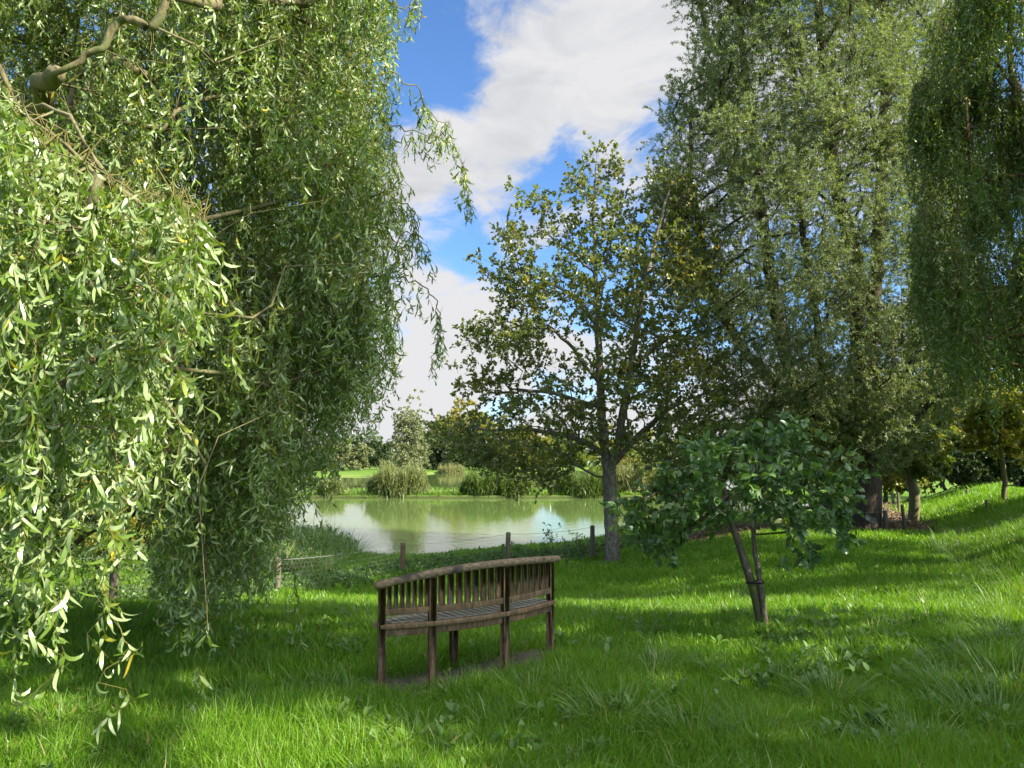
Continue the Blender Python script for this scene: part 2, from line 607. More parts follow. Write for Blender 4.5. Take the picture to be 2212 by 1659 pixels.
def seg_dist(X, Y, A, B):
    d = B - A
    t = np.clip(((X - A[0]) * d[0] + (Y - A[1]) * d[1]) / (d @ d), 0, 1)
    return np.hypot(X - A[0] - t * d[0], Y - A[1] - t * d[1])


def poly_sd(X, Y, poly):
    """Signed distance, positive outside."""
    D = np.full(np.shape(X), 1e9)
    ins = np.zeros(np.shape(X), bool)
    n = len(poly)
    for i in range(n):
        A, B = poly[i], poly[(i + 1) % n]
        D = np.minimum(D, seg_dist(X, Y, A, B))
        c = ((A[1] > Y) != (B[1] > Y))
        xi = (B[0] - A[0]) * (Y - A[1]) / ((B[1] - A[1]) if B[1] != A[1] else 1e-9) + A[0]
        ins ^= c & (X < xi)
    return np.where(ins, -D, D)


def sstep(a, b, x):
    t = np.clip((x - a) / (b - a), 0, 1)
    return t * t * (3 - 2 * t)


def water_sd(X, Y):
    return np.minimum(np.minimum(poly_sd(X, Y, POND), poly_sd(X, Y, POND2)), poly_sd(X, Y, DITCH))


def path_d(X, Y):
    D = np.full(np.shape(X), 1e9)
    for i in range(len(PATH) - 1):
        D = np.minimum(D, seg_dist(X, Y, PATH[i], PATH[i + 1]))
    return D


def bench_d(X, Y):
    s = (X - BENCH_C[0]) * CHORD[0] + (Y - BENCH_C[1]) * CHORD[1]
    n = (X - BENCH_C[0]) * CNORM[0] + (Y - BENCH_C[1]) * CNORM[1]
    arc = 0.15 * (1 - (s / .78) ** 2)
    return np.sqrt((np.maximum(np.abs(s) - .72, 0) * 1.2) ** 2 + ((n - arc + .10) * 1.0) ** 2)


def wob(X, Y):
    return (np.sin(X * 1.3 + .7 * np.sin(Y * .9)) * np.cos(Y * 1.1 + 1.3) * .5 + np.sin(X * 3.1 + Y * 2.3) * .25 + np.sin(X * 2.2 - Y * 3.7 + 1) * .25)


def gz(X, Y):
    X, Y = np.asarray(X, float), np.asarray(Y, float)
    b = -(1.05 - 0.75 * sstep(1.5, 7, X) * (1 - sstep(30, 46, Y))) * sstep(6.2, 16, Y)
    b = b + 0.03 * wob(X, Y) * sstep(2, 5, np.hypot(X, Y)) * (1 - .6 * np.exp(-((X + .3) ** 2 + (Y - 6) ** 2) / 1.5))
    b = np.where(Y > 40, b - .24 * sstep(40, 56, Y), b)
    xf = 5.1 + (Y - 7.4) * .47
    bank = sstep(0, 2.9, X - xf + .35 * np.sin(Y * .6))
    b = b + .74 * bank * (1 - sstep(32, 60, Y)) + .05 * bank * wob(X * 2, Y * 2)
    b = b - .05 * np.exp(-(path_d(X, Y) / 1.0) ** 2)
    b = b - .03 * np.exp(-(bench_d(X, Y) / .2) ** 2)
    sd = water_sd(X, Y)
    slope = np.where(Y > 50, 1.6, .42)
    sh = ZW + .10 + slope * sd
    return np.maximum(np.minimum(b, sh), ZW - .7)


def spaced(*parts):
    return np.unique(np.round(np.concatenate(parts), 4))


gx = spaced(np.arange(-9, 13, .16), np.arange(-24, -9, .6), np.arange(13, 26, .5), np.arange(-70, -24, 3), np.arange(26, 70, 3),
            np.array([-2500, -1200, -600, -300, -180, -120, -90, 90, 120, 180, 300, 600, 1200, 2500]))
gy = spaced(np.arange(1.5, 26, .16), np.arange(-12, 1.5, .8), np.arange(26, 70, .45), np.arange(56.5, 58.6, .09), np.arange(66, 68, .2), np.arange(70, 150, 2), np.arange(150, 300, 12),
            np.array([-800, -300, -100, -50, -25, 300, 400, 600, 1000, 1800, 3500]))
GX, GY = np.meshgrid(gx, gy)
GZ = gz(GX, GY)
g = Geo()
ny, nx = GX.shape
ii, jj = np.meshgrid(np.arange(ny - 1), np.arange(nx - 1), indexing='ij')
q = np.stack([ii * nx + jj, ii * nx + jj + 1, (ii + 1) * nx + jj + 1, (ii + 1) * nx + jj], -1).reshape(-1, 4)
g.add(np.stack([GX, GY, GZ], -1), q)


def ground_mat():
    m = bpy.data.materials.new('lawn_soil')
    m.use_nodes = True
    nt = m.node_tree
    L = nt.links.new
    pb = nt.nodes['Principled BSDF']
    pb.inputs['Roughness'].default_value = .9
    pb.inputs['Specular IOR Level'].default_value = .1
    tc = NT(nt, 'ShaderNodeTexCoord')

    def noise(s, d=6, r=.6):
        n = NT(nt, 'ShaderNodeTexNoise')
        n.inputs['Scale'].default_value = s
        n.inputs['Detail'].default_value = d
        n.inputs['Roughness'].default_value = r
        L(tc.outputs['Object'], n.inputs['Vector'])
        return n.outputs[0]

    def mix(f, a, b):
        x = NT(nt, 'ShaderNodeMix', data_type='RGBA')
        for s, v in ((0, f), (6, a), (7, b)):
            if isinstance(v, tuple):
                x.inputs[s].default_value = (*v, 1)
            elif isinstance(v, float):
                x.inputs[s].default_value = v
            else:
                L(v, x.inputs[s])
        return x.outputs[2]

    def mr(v, a, b):
        x = NT(nt, 'ShaderNodeMapRange')
        x.inputs['From Min'].default_value = a
        x.inputs['From Max'].default_value = b
        L(v, x.inputs['Value'])
        return x.outputs[0]

    grass = mix(mr(noise(9, 9, .75), .35, .65), (.045, .11, .012), (.13, .23, .03))
    grass = mix(mr(noise(.25, 5), .45, .7), grass, (.16, .21, .045))
    soil = mix(mr(noise(30, 8, .7), .3, .7), (.07, .052, .038), (.22, .18, .14))
    mud = NT(nt, 'ShaderNodeAttribute', attribute_name='mud')
    soil = mix(mud.outputs['Fac'], soil, (.035, .032, .016))
    at = NT(nt, 'ShaderNodeAttribute', attribute_name='soil')
    L(mix(at.outputs['Fac'], grass, soil), pb.inputs['Base Color'])
    bp = NT(nt, 'ShaderNodeBump')
    bp.inputs['Strength'].default_value = .6
    bp.inputs['Distance'].default_value = .05
    L(noise(22, 8, .7), bp.inputs['Height'])
    L(bp.outputs[0], pb.inputs['Normal'])
    return m


ground = g.build('ground', ground_mat(), smooth=True)
tag(ground, kind='structure')
SOIL = np.maximum(np.exp(-(np.maximum(path_d(GX, GY) - .6, 0) / .5) ** 2), np.exp(-(np.maximum(bench_d(GX, GY) - .13, 0) / .10) ** 2))
SOIL = np.maximum(SOIL, (1 - sstep(-.1, .25, water_sd(GX, GY))) * np.where(GY > 45, .9, 1))
sa = ground.data.attributes.new('soil', 'FLOAT', 'POINT')
sa.data.foreach_set('value', SOIL.ravel().astype(np.float32))


sa = ground.data.attributes.new('mud', 'FLOAT', 'POINT')
sa.data.foreach_set('value', (1 - sstep(-.1, .5, water_sd(GX, GY))).ravel().astype(np.float32))


def water_mat(name, base, rough, weed=None):
    m = bpy.data.materials.new(name)
    m.use_nodes = True
    nt = m.node_tree
    L = nt.links.new
    pb = nt.nodes['Principled BSDF']
    pb.inputs['Base Color'].default_value = (*base, 1)
    pb.inputs['Roughness'].default_value = rough
    pb.inputs['IOR'].default_value = 1.33
    tc = NT(nt, 'ShaderNodeTexCoord')
    mp = NT(nt, 'ShaderNodeMapping')
    mp.inputs['Scale'].default_value = (1, .55, 1)
    L(tc.outputs['Object'], mp.inputs['Vector'])
    n = NT(nt, 'ShaderNodeTexNoise')
    n.inputs['Scale'].default_value = 5.5
    n.inputs['Detail'].default_value = 3
    L(mp.outputs[0], n.inputs['Vector'])
    # ruffled towards the near shore, calm farther out
    n3 = NT(nt, 'ShaderNodeTexNoise')
    n3.inputs['Scale'].default_value = .09
    L(tc.outputs['Object'], n3.inputs['Vector'])
    sx = NT(nt, 'ShaderNodeSeparateXYZ')
    L(tc.outputs['Object'], sx.inputs[0])
    mr = NT(nt, 'ShaderNodeMapRange')
    mr.inputs['From Min'].default_value = 40
    mr.inputs['From Max'].default_value = 30
    mr.inputs['To Min'].default_value = .10
    mr.inputs['To Max'].default_value = .42
    L(sx.outputs[1], mr.inputs['Value'])
    bp = NT(nt, 'ShaderNodeBump')
    bp.inputs['Distance'].default_value = .02
    L(mr.outputs[0], bp.inputs['Strength'])
    L(n.outputs[0], bp.inputs['Height'])
    L(bp.outputs[0], pb.inputs['Normal'])
    if weed is not None:
        n2 = NT(nt, 'ShaderNodeTexNoise')
        n2.inputs['Scale'].default_value = 3
        n2.inputs['Detail'].default_value = 8
        n2.inputs['Roughness'].default_value = .7
        L(tc.outputs['Object'], n2.inputs['Vector'])
        r = NT(nt, 'ShaderNodeMapRange')
        r.inputs['From Min'].default_value = .40
        r.inputs['From Max'].default_value = .50
        L(n2.outputs[0], r.inputs['Value'])
        mx = NT(nt, 'ShaderNodeMix', data_type='RGBA')
        L(r.outputs[0], mx.inputs[0])
        mx.inputs[6].default_value = (*base, 1)
        mx.inputs[7].default_value = (*weed, 1)
        L(mx.outputs[2], pb.inputs['Base Color'])
        r2 = NT(nt, 'ShaderNodeMapRange')
        r2.inputs['To Min'].default_value = rough
        r2.inputs['To Max'].default_value = .7
        L(r.outputs[0], r2.inputs['Value'])
        L(r2.outputs[0], pb.inputs['Roughness'])
    return m


M['water'] = water_mat('pond_water', (.105, .16, .045), .03)
for nm, poly, mt in (('water', POND, M['water']), ('water', POND2, M['water']), ('water', DITCH, water_mat('ditch_water', (.06, .08, .02), .08, (.14, .19, .05)))):
    lo, hi = poly.min(0) - 1.5, poly.max(0) + 1.5
    if poly is POND:
        lo[1], lo[0] = 19.5, -50
    g = Geo()
    pts = poly
    c = poly.mean(0)
    # a little larger than the basin, so that the shore slope meets it
    n = len(poly)
    nrm = np.zeros_like(poly)
    for i in range(n):
        e = poly[(i + 1) % n] - poly[i - 1]
        nn = np.array([e[1], -e[0]])
        nrm[i] = nn / np.linalg.norm(nn)
    area = .5 * np.sum(poly[:, 0] * np.roll(poly[:, 1], -1) - np.roll(poly[:, 0], -1) * poly[:, 1])
    big = poly + nrm * (.5 if area > 0 else -.5)
    g.add(np.c_[big, np.full(n, ZW)], (np.arange(n) if area > 0 else np.arange(n)[::-1])[None])
    tag(g.build(nm, mt), kind='structure')

# ------------------------------------------------------------------ trees: growth of limbs towards crown clusters


class Skel:
    def __init__(s):
        s.p = np.zeros((60000, 3))
        s.par = np.full(60000, -1)
        s.len = np.zeros(60000)
        s.n = 0

    def add(s, p, par):
        i = s.n
        s.p[i] = p
        s.par[i] = par
        s.len[i] = 0 if par < 0 else s.len[par] + np.linalg.norm(s.p[i] - s.p[par])
        s.n += 1
        return i

    def chain(s, pts, par=-1, sub=3, wander=0.0):
        """Smooth polyline through pts."""
        pts = np.asarray(pts, float)
        if par >= 0:
            pts = np.vstack([s.p[par], pts])
        out = []
        n = len(pts)
        for i in range(n - 1):
            p0, p1, p2, p3 = pts[max(i - 1, 0)], pts[i], pts[i + 1], pts[min(i + 2, n - 1)]
            for k in range(sub):
                t = k / sub
                if i == 0 and k == 0 and par >= 0:
                    continue
                q = .5 * ((2 * p1) + (-p0 + p2) * t + (2 * p0 - 5 * p1 + 4 * p2 - p3) * t * t + (-p0 + 3 * p1 - 3 * p2 + p3) * t ** 3)
                if k:
                    q = q + rng.normal(size=3) * wander
                out.append(q)
        out.append(pts[-1])
        idx = []
        for q in out:
            par = s.add(q, par)
            idx.append(par)
        return idx

    def grow(s, att, up=0.6, wl=0.25, wander=0.05, step=0.5, first=1, rise=0.25):
        att = np.asarray(att)
        d0 = np.array([np.min(np.linalg.norm(s.p[:s.n] - a, axis=1)) for a in att])
        tips = np.zeros(len(att), int)
        for i in np.argsort(d0):
            a = att[i]
            q = s.p[first:s.n]
            dv = a - q
            dist = np.linalg.norm(dv, axis=1)
            hd = np.hypot(dv[:, 0], dv[:, 1])
            pen = up * np.maximum(0, .5 * hd - dv[:, 2])
            j = first + int(np.argmin(dist + wl * s.len[first:s.n] + pen))
            L = np.linalg.norm(a - s.p[j])
            k = max(1, int(L / step))
            p0 = s.p[j].copy()
            jp = s.par[j]
            d_in = norm(p0 - s.p[jp]) if jp >= 0 else norm(a - p0)
            c1 = p0 + (d_in * .25 + np.array([0, 0, rise])) * L * .5
            par = j
            for m in range(1, k + 1):
                t = m / k
                b = (1 - t) ** 2 * p0 + 2 * t * (1 - t) * c1 + t * t * a
                if m < k:
                    b = b + rng.normal(size=3) * wander * min(1, L)
                par = s.add(b, par)
            tips[i] = par
        return tips

    def radii(s, base, tip=.004, p=2.4, flare=0.0):
        n = s.n
        acc = np.zeros(n)
        hasc = np.zeros(n, bool)
        for i in range(n - 1, -1, -1):
            if not hasc[i]:
                acc[i] = tip ** p
            acc[i] = max(acc[i], 1e-12)
            if s.par[i] >= 0:
                hasc[s.par[i]] = True
                acc[s.par[i]] += acc[i] + (acc[i] * .006)
        r = acc ** (1 / p)
        r = tip + (r - tip) * (base - tip) / max(r[0] - tip, 1e-6)
        if flare:
            z0 = s.p[0, 2]
            r = r * (1 + flare * np.exp(-np.maximum(s.p[:n, 2] - z0, 0) / .18))
        return r

    def mesh(s, g, r, mi=0, big=10):
        n = s.n
        kids = [[] for _ in range(n)]
        for i in range(1, n):
            if s.par[i] >= 0:
                kids[s.par[i]].append(i)
        todo = [i for i in range(n) if s.par[i] < 0]
        todo = [(i, -1) for i in todo]
        while todo:
            i, start = todo.pop()
            ch = [start] if start >= 0 else []
            rr = [r[i]] if start >= 0 else []
            while True:
                ch.append(i)
                rr.append(r[i])
                if not kids[i]:
                    break
                ks = sorted(kids[i], key=lambda k: -r[k])
                for k in ks[1:]:
                    todo.append((k, i))
                i = ks[0]
            if len(ch) > 1:
                rm = max(rr)
                sd = big if rm > .06 else 6 if rm > .015 else 4
                rr = np.array(rr)
                rr[-1] *= .4
                add_tube(g, s.p[ch], rr, sd, mi, caps=False)


def in_poly(u, v, poly):
    return poly_sd(np.asarray(u, float), np.asarray(v, float), np.asarray(poly, float)) < 0


def outline_points(poly, n, Y, thick, windows=(), shell=0.0, minz=None):
    """Cluster centres filling a crown whose outline is poly (seen from the path), rounded in depth."""
    poly = np.asarray(poly, float)
    lo, hi = poly.min(0), poly.max(0)
    out = np.zeros((0, 3))
    while len(out) < n:
        u = rng.uniform(lo[0], hi[0], 4000)
        v = rng.uniform(lo[1], hi[1], 4000)
        sd = -poly_sd(u, v, poly)
        ok = sd > 0
        for (cu, cv, ru, rv, keep) in windows:
            e = ((u - cu) / ru) ** 2 + ((v - cv) / rv) ** 2
            ok &= (e > 1) | (rng.random(4000) < keep)
        u, v, sd = u[ok], v[ok], sd[ok]
        rmax = .5 * min(hi - lo)
        th = thick * np.sqrt(np.clip(1 - (1 - np.clip(sd / rmax, 0, 1)) ** 2, .04, 1))
        y = rng.uniform(-1, 1, len(u))
        y = np.sign(y) * np.abs(y) ** (1 - shell * .6)
        pts = PV(u, v, Y + y * th)
        if minz is not None:
            pts = pts[pts[:, 2] > minz]
        out = np.vstack([out, pts])
    return out[:n]


def twig_leaves(gl, gw, base, dirs, length, nleaf, ll, lw, up=.2, sag=.15, spread=.8, kind='rhomb', curl=0.0, twig_r=.004, mi=0, droop=0.0, tb=None, wmi=0):
    """Leafy twigs: base (N,3), direction (N,3), length (N,); nleaf leaves on each."""
    n = len(base)
    length = np.broadcast_to(length, (n,)).astype(float)
    dirs = norm(dirs)
    K = 4
    ts = np.linspace(0, 1, K)
    curve = perp(dirs) * (rng.normal(size=(n, 1)) * .15)

    def at(t):
        return base[:, None, :] + dirs[:, None, :] * (length[:, None] * t)[..., None] + (curve[:, None, :] * (length[:, None] * t * t)[..., None]) - np.array([0, 0, 1.0]) * (sag * length[:, None] * t * t)[..., None]
    if gw is not None and twig_r > 0:
        pts = at(np.broadcast_to(ts, (n, K)))
        V, Fq = tubes(pts, np.broadcast_to(twig_r * (1 - .7 * ts), (n, K)), 3)
        gw.add(V, Fq, None, wmi)
    t = np.sqrt(rng.uniform(.02, 1, (n, nleaf)))
    p = at(t).reshape(-1, 3)
    D0 = np.repeat(dirs, nleaf, 0)
    m = len(p)
    D = norm(D0 * (1 - spread * .6) + rand_unit(m) * spread + np.array([0, 0, up]) - np.array([0, 0, droop]))
    Nn = norm(rand_unit(m) * .8 + np.array([0, 0, .7]))
    Ls = ll * rng.uniform(.65, 1.2, m)
    Ws = lw * rng.uniform(.75, 1.2, m)
    tint = rng.random(m) if tb is None else np.clip(np.repeat(tb, nleaf) + rng.normal(size=m) * .16, 0, 1)
    if kind == 'rhomb':
        V, Fq, k = rhombs(p, D, perp(D, np.cross(D, Nn) + 1e-6), Ls, Ws, .45)
    elif kind == 'fold':
        V, Fq, k = folded(p, D, Nn, Ls, Ws, -rng.uniform(.1, 1.1, m) * curl, .3)
    else:
        V, Fq, k = ribbons(p, D, Nn, Ls, Ws, rng.normal(size=m) * curl, 2)
    gl.add(V, Fq, np.repeat(tint, k), mi)


# ------------------------------------------------------------------ curly willows
def strands(gl, gw, tops, lengths, skel_pts, leaf_gap, ll, lw, nseg, curl=2.4, drift=.25, out_dir=None, stem_r=.003, mi=0, wmi=0, amp=.03):
    """Hanging curly shoots with ribbon leaves; each shoot starts at the nearest limb."""
    n = len(tops)
    K = 9
    ts = np.linspace(0, 1, K)
    dh = rand_unit(n) * np.array([1, 1, 0])
    dh = dh * drift * rng.random((n, 1))
    if out_dir is not None:
        dh = dh + out_dir
    ph = rng.uniform(0, 2 * PI, n)
    wlen = rng.uniform(.18, .34, n)
    am = amp * rng.uniform(.5, 1.4, n)
    side = rng.uniform(0, 2 * PI, n)

    def at(t):
        z = -lengths[:, None] * (t * .9 + .1 * t * t)
        hx = lengths[:, None] * (t - .45 * t * t)
        a = 2 * PI * lengths[:, None] * t / wlen[:, None] + ph[:, None]
        grow = np.minimum(t * 4, 1)
        x = dh[:, 0:1] * hx + am[:, None] * np.cos(a) * grow
        y = dh[:, 1:2] * hx + am[:, None] * np.sin(a + side[:, None]) * grow
        return tops[:, None, :] + np.stack([x, y, z], -1)

    tt = np.broadcast_to(ts, (n, K))
    pts = at(tt)
    d = np.linalg.norm(skel_pts[None, :, :] - tops[:, None, :], axis=2) if len(skel_pts) * n < 3e6 else None
    if d is None:
        sp32 = skel_pts.astype(np.float32)
        s2_ = (sp32 ** 2).sum(1)
        j = np.concatenate([np.argmin(s2_[None] - 2 * (t.astype(np.float32) @ sp32.T), 1) for t in np.array_split(tops, max(1, len(tops) // 500))])
    else:
        j = np.argmin(d, 1)
    link = skel_pts[j]
    mid = (link + tops) / 2 + np.array([0, 0, .05]) + rng.normal(size=tops.shape) * .035
    full = np.concatenate([link[:, None], mid[:, None], pts], 1)
    rr = np.concatenate([np.full((n, 1), stem_r * 1.1), np.full((n, 1), stem_r), np.broadcast_to(stem_r * (1.1 - .8 * ts), (n, K))], 1)
    V, Fq = tubes(full, rr, 3)
    gw.add(V, Fq, None, wmi)
    cnt = np.maximum((lengths / leaf_gap).astype(int), 4)
    rep = np.repeat(np.arange(n), cnt)
    m = len(rep)
    t = rng.uniform(.0, 1.0, m) ** .9
    # evaluate position by interpolation of the shoot
    f = t * (K - 1)
    k0 = np.minimum(f.astype(int), K - 2)
    w = (f - k0)[:, None]
    p = pts[rep, k0] * (1 - w) + pts[rep, k0 + 1] * w
    tang = norm(pts[rep, k0 + 1] - pts[rep, k0])
    rad = perp(tang)
    D = norm(tang * .30 + rad * .62 + np.array([0, 0, -.85]) + rand_unit(m) * .30)
    Nn = norm(rand_unit(m) * .7 - rad * .6 + np.array([0, 0, .35]))
    s = rng.uniform(.5, 1.15, m) * (1 - .35 * np.maximum(t - .7, 0) / .3)
    cu = rng.uniform(.2, 1.0, m) * curl * np.sign(rng.normal(size=m))
    c2 = -cu * rng.uniform(-.4, 1.6, m)
    ph2 = rng.uniform(-1.3, 1.3, m)
    tb = np.repeat(rng.uniform(.15, .85, n), cnt)
    tint = np.clip(tb + rng.normal(size=m) * .12, 0, .94)
    odd = rng.random(m) > .987
    tint[odd] = 1.0
    V, Fq, k = ribbons(p, D, Nn, ll * s, lw * rng.uniform(.7, 1.15, m), cu, nseg, rng.normal(size=m) * 1.1, prof=STRAP[nseg], phi=ph2, curl2=c2)
    gl.add(V, Fq, np.repeat(tint, k), mi)


def cluster_points(p, cell):
    key = np.round(p / cell).astype(int)
    _, inv = np.unique(key, axis=0, return_inverse=True)
    inv = inv.ravel()
    out = np.zeros((inv.max() + 1, 3))
    cnt = np.bincount(inv)
    for a in range(3):
        out[:, a] = np.bincount(inv, p[:, a]) / cnt
    return out


def curly_willow():
    root = empty('curly_willow', (-5.4, 7.3, gz(-5.4, 7.3)), 'huge weeping curly willow with long twisted leaves hanging over the lawn beside the bench', 'tree', 'curly willows')
    # hanging shoots of the main dome
    bx = np.array([-600, 0, 120, 200, 330, 345, 450, 540, 570, 620, 690, 720, 780, 830, 870, 900, 960])
    by = np.array([1300, 1290, 1300, 1320, 1340, 1410, 1420, 1370, 1240, 1190, 1130, 1040, 995, 920, 850, 780, 640])
    ry = np.array([-900, -300, 0, 100, 200, 280, 400, 520, 600, 700, 800, 900, 1000, 1130, 1250, 1400])
    rx = np.array([500, 790, 850, 845, 865, 850, 868, 895, 880, 890, 868, 838, 785, 690, 600, 545])
    tops, lens = [], []
    need = 9500
    windows = [(170, 895, 75, 45, .15), (40, 640, 40, 60, .5), (240, 1215, 110, 120, .30), (260, 100, 130, 95, .25), (640, 1180, 70, 80, .5), (60, 1180, 60, 90, .5), (285, 445, 50, 40, .4), (340, 900, 40, 60, .4), (250, 1330, 110, 60, .08), (60, 1330, 70, 60, .2)]
    while len(tops) < need:
        if rng.random() < .05 or not tops:
            cu_, cv_, cY_ = rng.uniform(-420, 900), rng.uniform(-520, 1430), rng.uniform(5.4, 9.8)
        u, v = cu_ + rng.normal() * 42, cv_ + rng.normal() * 80
        if u < 0 or v < -150:
            if rng.random() > .35:
                continue
        Y = (np.clip(cY_, 6.2, 8.6) if u > 620 else cY_) + rng.normal() * .22
        if u < 330 and v > 950 and rng.random() < .65:
            continue
        if v > np.interp(u, bx, by) - rng.exponential(45):
            continue
        if u > np.interp(v, ry, rx) - abs(rng.normal() * 22):
            continue
        skip = False
        for (cu, cv, ru, rv, keep) in windows:
            if ((u - cu) / ru) ** 2 + ((v - cv) / rv) ** 2 < 1 and rng.random() > keep:
                skip = True
        if skip:
            continue
        bot = P(u, v, Y)
        if bot[2] < gz(bot[0], bot[1]) + .12 or bot[2] > 9.5:
            continue
        ln = rng.uniform(.30, 1.0)
        tp = bot + np.array([0, 0, ln])
        vt = v - ln * F / Y
        if u > np.interp(vt, ry, rx):
            continue
        tops.append(tp)
        lens.append(ln)
    tops = np.array(tops)
    lens = np.array(lens)
    # nearer shoots on the side towards the camera
    nt_, nl_ = [], []
    nx_ = np.array([-200, 0, 60, 110, 190, 270, 330, 380, 430, 450])
    nby = np.array([1350, 1430, 1480, 1120, 1180, 1250, 1040, 1010, 800, 700])
    ntop = np.array([200, 220, 290, 330, 390, 440, 450, 460, 500, 520])
    while len(nt_) < 330:
        u = rng.uniform(-160, 440)
        if rng.random() < .3:
            u = rng.uniform(-60, 110)
        lo = np.interp(u, nx_, nby)
        hi = np.interp(u, nx_, ntop) + 150 + rng.normal() * 55
        v = hi + (lo - hi) * rng.random() ** 1.5
        Y = rng.uniform(3.15, 4.3)
        bot = P(u, v, Y)
        if bot[2] < .25:
            continue
        ln = min(rng.uniform(.35, .9), (v - np.interp(u, nx_, ntop)) * Y / F + .1)
        nt_.append(bot + np.array([0, 0, ln]))
        nl_.append(ln)
    for (u, v, ln, Y) in ((205, 1480, 1.15, 3.3), (232, 1400, .8, 3.35), (222, 1420, .9, 3.5), (60, 1490, 1.0, 3.25), (20, 1540, 1.3, 3.2), (8, 1545, 1.1, 3.3), (440, 1520, .5, 4.6), (250, 1590, .5, 3.8), (35, 1420, 1.2, 3.3), (255, 1330, 1.1, 3.5), (430, 1440, 1.2, 4.7), (110, 1330, .9, 3.6), (630, 1430, .7, 6.2), (370, 1010, .7, 3.3)):
        b = P(u, v, Y)
        nt_.append(b + np.array([0, 0, ln]))
        nl_.append(ln)
    nt_, nl_ = np.array(nt_), np.array(nl_)
    sk = Skel()
    b = np.array(root.location)
    tr = sk.chain([b + (0, 0, -.1), b + (.1, 0, .9), b + (.35, -.1, 2.0), b + (.5, -.1, 3.2), b + (.4, .2, 4.6), b + (.7, .3, 6.2)], sub=4, wander=.02)
    j = tr[11]
    sk.chain([P(-90, -200, 6.9), P(260, -240, 6.3), P(520, -150, 6.0), P(700, -60, 6.6)], j, 4, .03)
    j2 = tr[8]
    sk.chain([P(60, 300, 6.0), P(120, 160, 5.2)], j2, 4, .03)
    # the bare twisting limb in the upper corner
    tw = [(120, 158), (165, 138), (186, 116), (222, 106), (236, 76), (256, 46), (292, 44), (325, 60), (347, 36), (372, -10), (400, -70), (470, -120)]
    lim = sk.chain([P(u, v, 5.0) for (u, v) in tw], sk.n - 1, 3, .004)
    lim2 = sk.chain([b + (1.2, -1.4, 4.2), P(120, 240, 4.4), P(230, 380, 3.9), P(330, 450, 3.7), P(420, 520, 3.6)], tr[12], 4, .03)
    att = np.vstack([cluster_points(tops, .55), cluster_points(nt_, .30)])
    sk.grow(att, up=.35, wl=.12, wander=.07, step=.3, rise=.45)
    r = sk.radii(.24, .004, 2.5, flare=.3)
    for k in lim:
        r[k] = .019 + .0005 * (k - lim[0])
    for k in lim2:
        r[k] = min(r[k], .014)
    wood = Geo()
    sk.mesh(wood, r, 0)
    leaves, twigs = Geo(), Geo()
    sp = sk.p[:sk.n]
    strands(leaves, twigs, tops, lens, sp, .0185, .098, .0150, 4, curl=4.2, drift=.65, amp=.05, stem_r=.0028)
    # the dense inside of the crown, behind the outer shoots
    ct, cl = [], []
    while len(ct) < 2600:
        u, v, Y = rng.uniform(-420, 800), rng.uniform(-500, 1330), rng.uniform(8.2, 11.3)
        if v > np.interp(u, bx, by) - 70 or u > np.interp(v, ry, rx) - 70:
            continue
        if any(((u - cu) / ru) ** 2 + ((v - cv) / rv) ** 2 < 1 for (cu, cv, ru, rv, kp) in (windows[0], windows[2], windows[8], windows[9])):
            continue
        q = P(u, v, Y)
        if q[2] < gz(q[0], q[1]) + .5 or q[2] > 9:
            continue
        ct.append(q + np.array([0, 0, .5]))
        cl.append(rng.uniform(.5, 1.2))
    strands(leaves, twigs, np.array(ct), np.array(cl), sp, .026, .115, .023, 2, curl=2.5, drift=.8, amp=.05)
    strands(leaves, twigs, nt_, nl_, sp, .0165, .116, .0168, 5, curl=4.0, drift=.5, amp=.05, stem_r=.003)
    # two longer shoots that stick out over the sky on the pond side
    for path, cnt in ((((800, 300), (850, 272), (905, 285), (955, 300), (985, 325), (1005, 370), (1008, 430)), 20),
                      (((840, 150), (870, 180), (905, 190), (915, 225), (940, 255), (975, 270)), 12),
                      (((860, 600), (905, 612), (935, 640), (950, 690), (945, 740), (935, 780)), 9),
                      (((850, 520), (880, 500), (905, 520), (925, 545)), 6), (((850, 0), (875, 20), (890, 5), (905, -20)), 6), (((830, 420), (880, 440), (900, 480), (905, 520)), 10)):
        Yb = 6.6
        pp = np.array([P(u, v, Yb + .1 * i) for i, (u, v) in enumerate(path)])
        s2 = Skel()
        s2.chain(np.vstack([sp[np.argmin(((sp - pp[0]) ** 2).sum(1))], pp]), -1, 4, .012)
        add_tube(twigs, s2.p[:s2.n], np.linspace(.008, .003, s2.n), 5, 0, False)
        i = rng.integers(s2.n // 3, s2.n, cnt * 2)
        tp = s2.p[i]
        strands(leaves, twigs, tp, rng.uniform(.12, .34, len(tp)), s2.p[:s2.n], .022, .092, .0150, 3, drift=.5, stem_r=.002)
    wood.build('trunk', M['bark_curly'], root, True)
    leaves.build('crown', M['leaf_curly'], root, False)
    twigs.build('twigs', M['yellow_twig'], root, True)
    return lim


curly_willow()


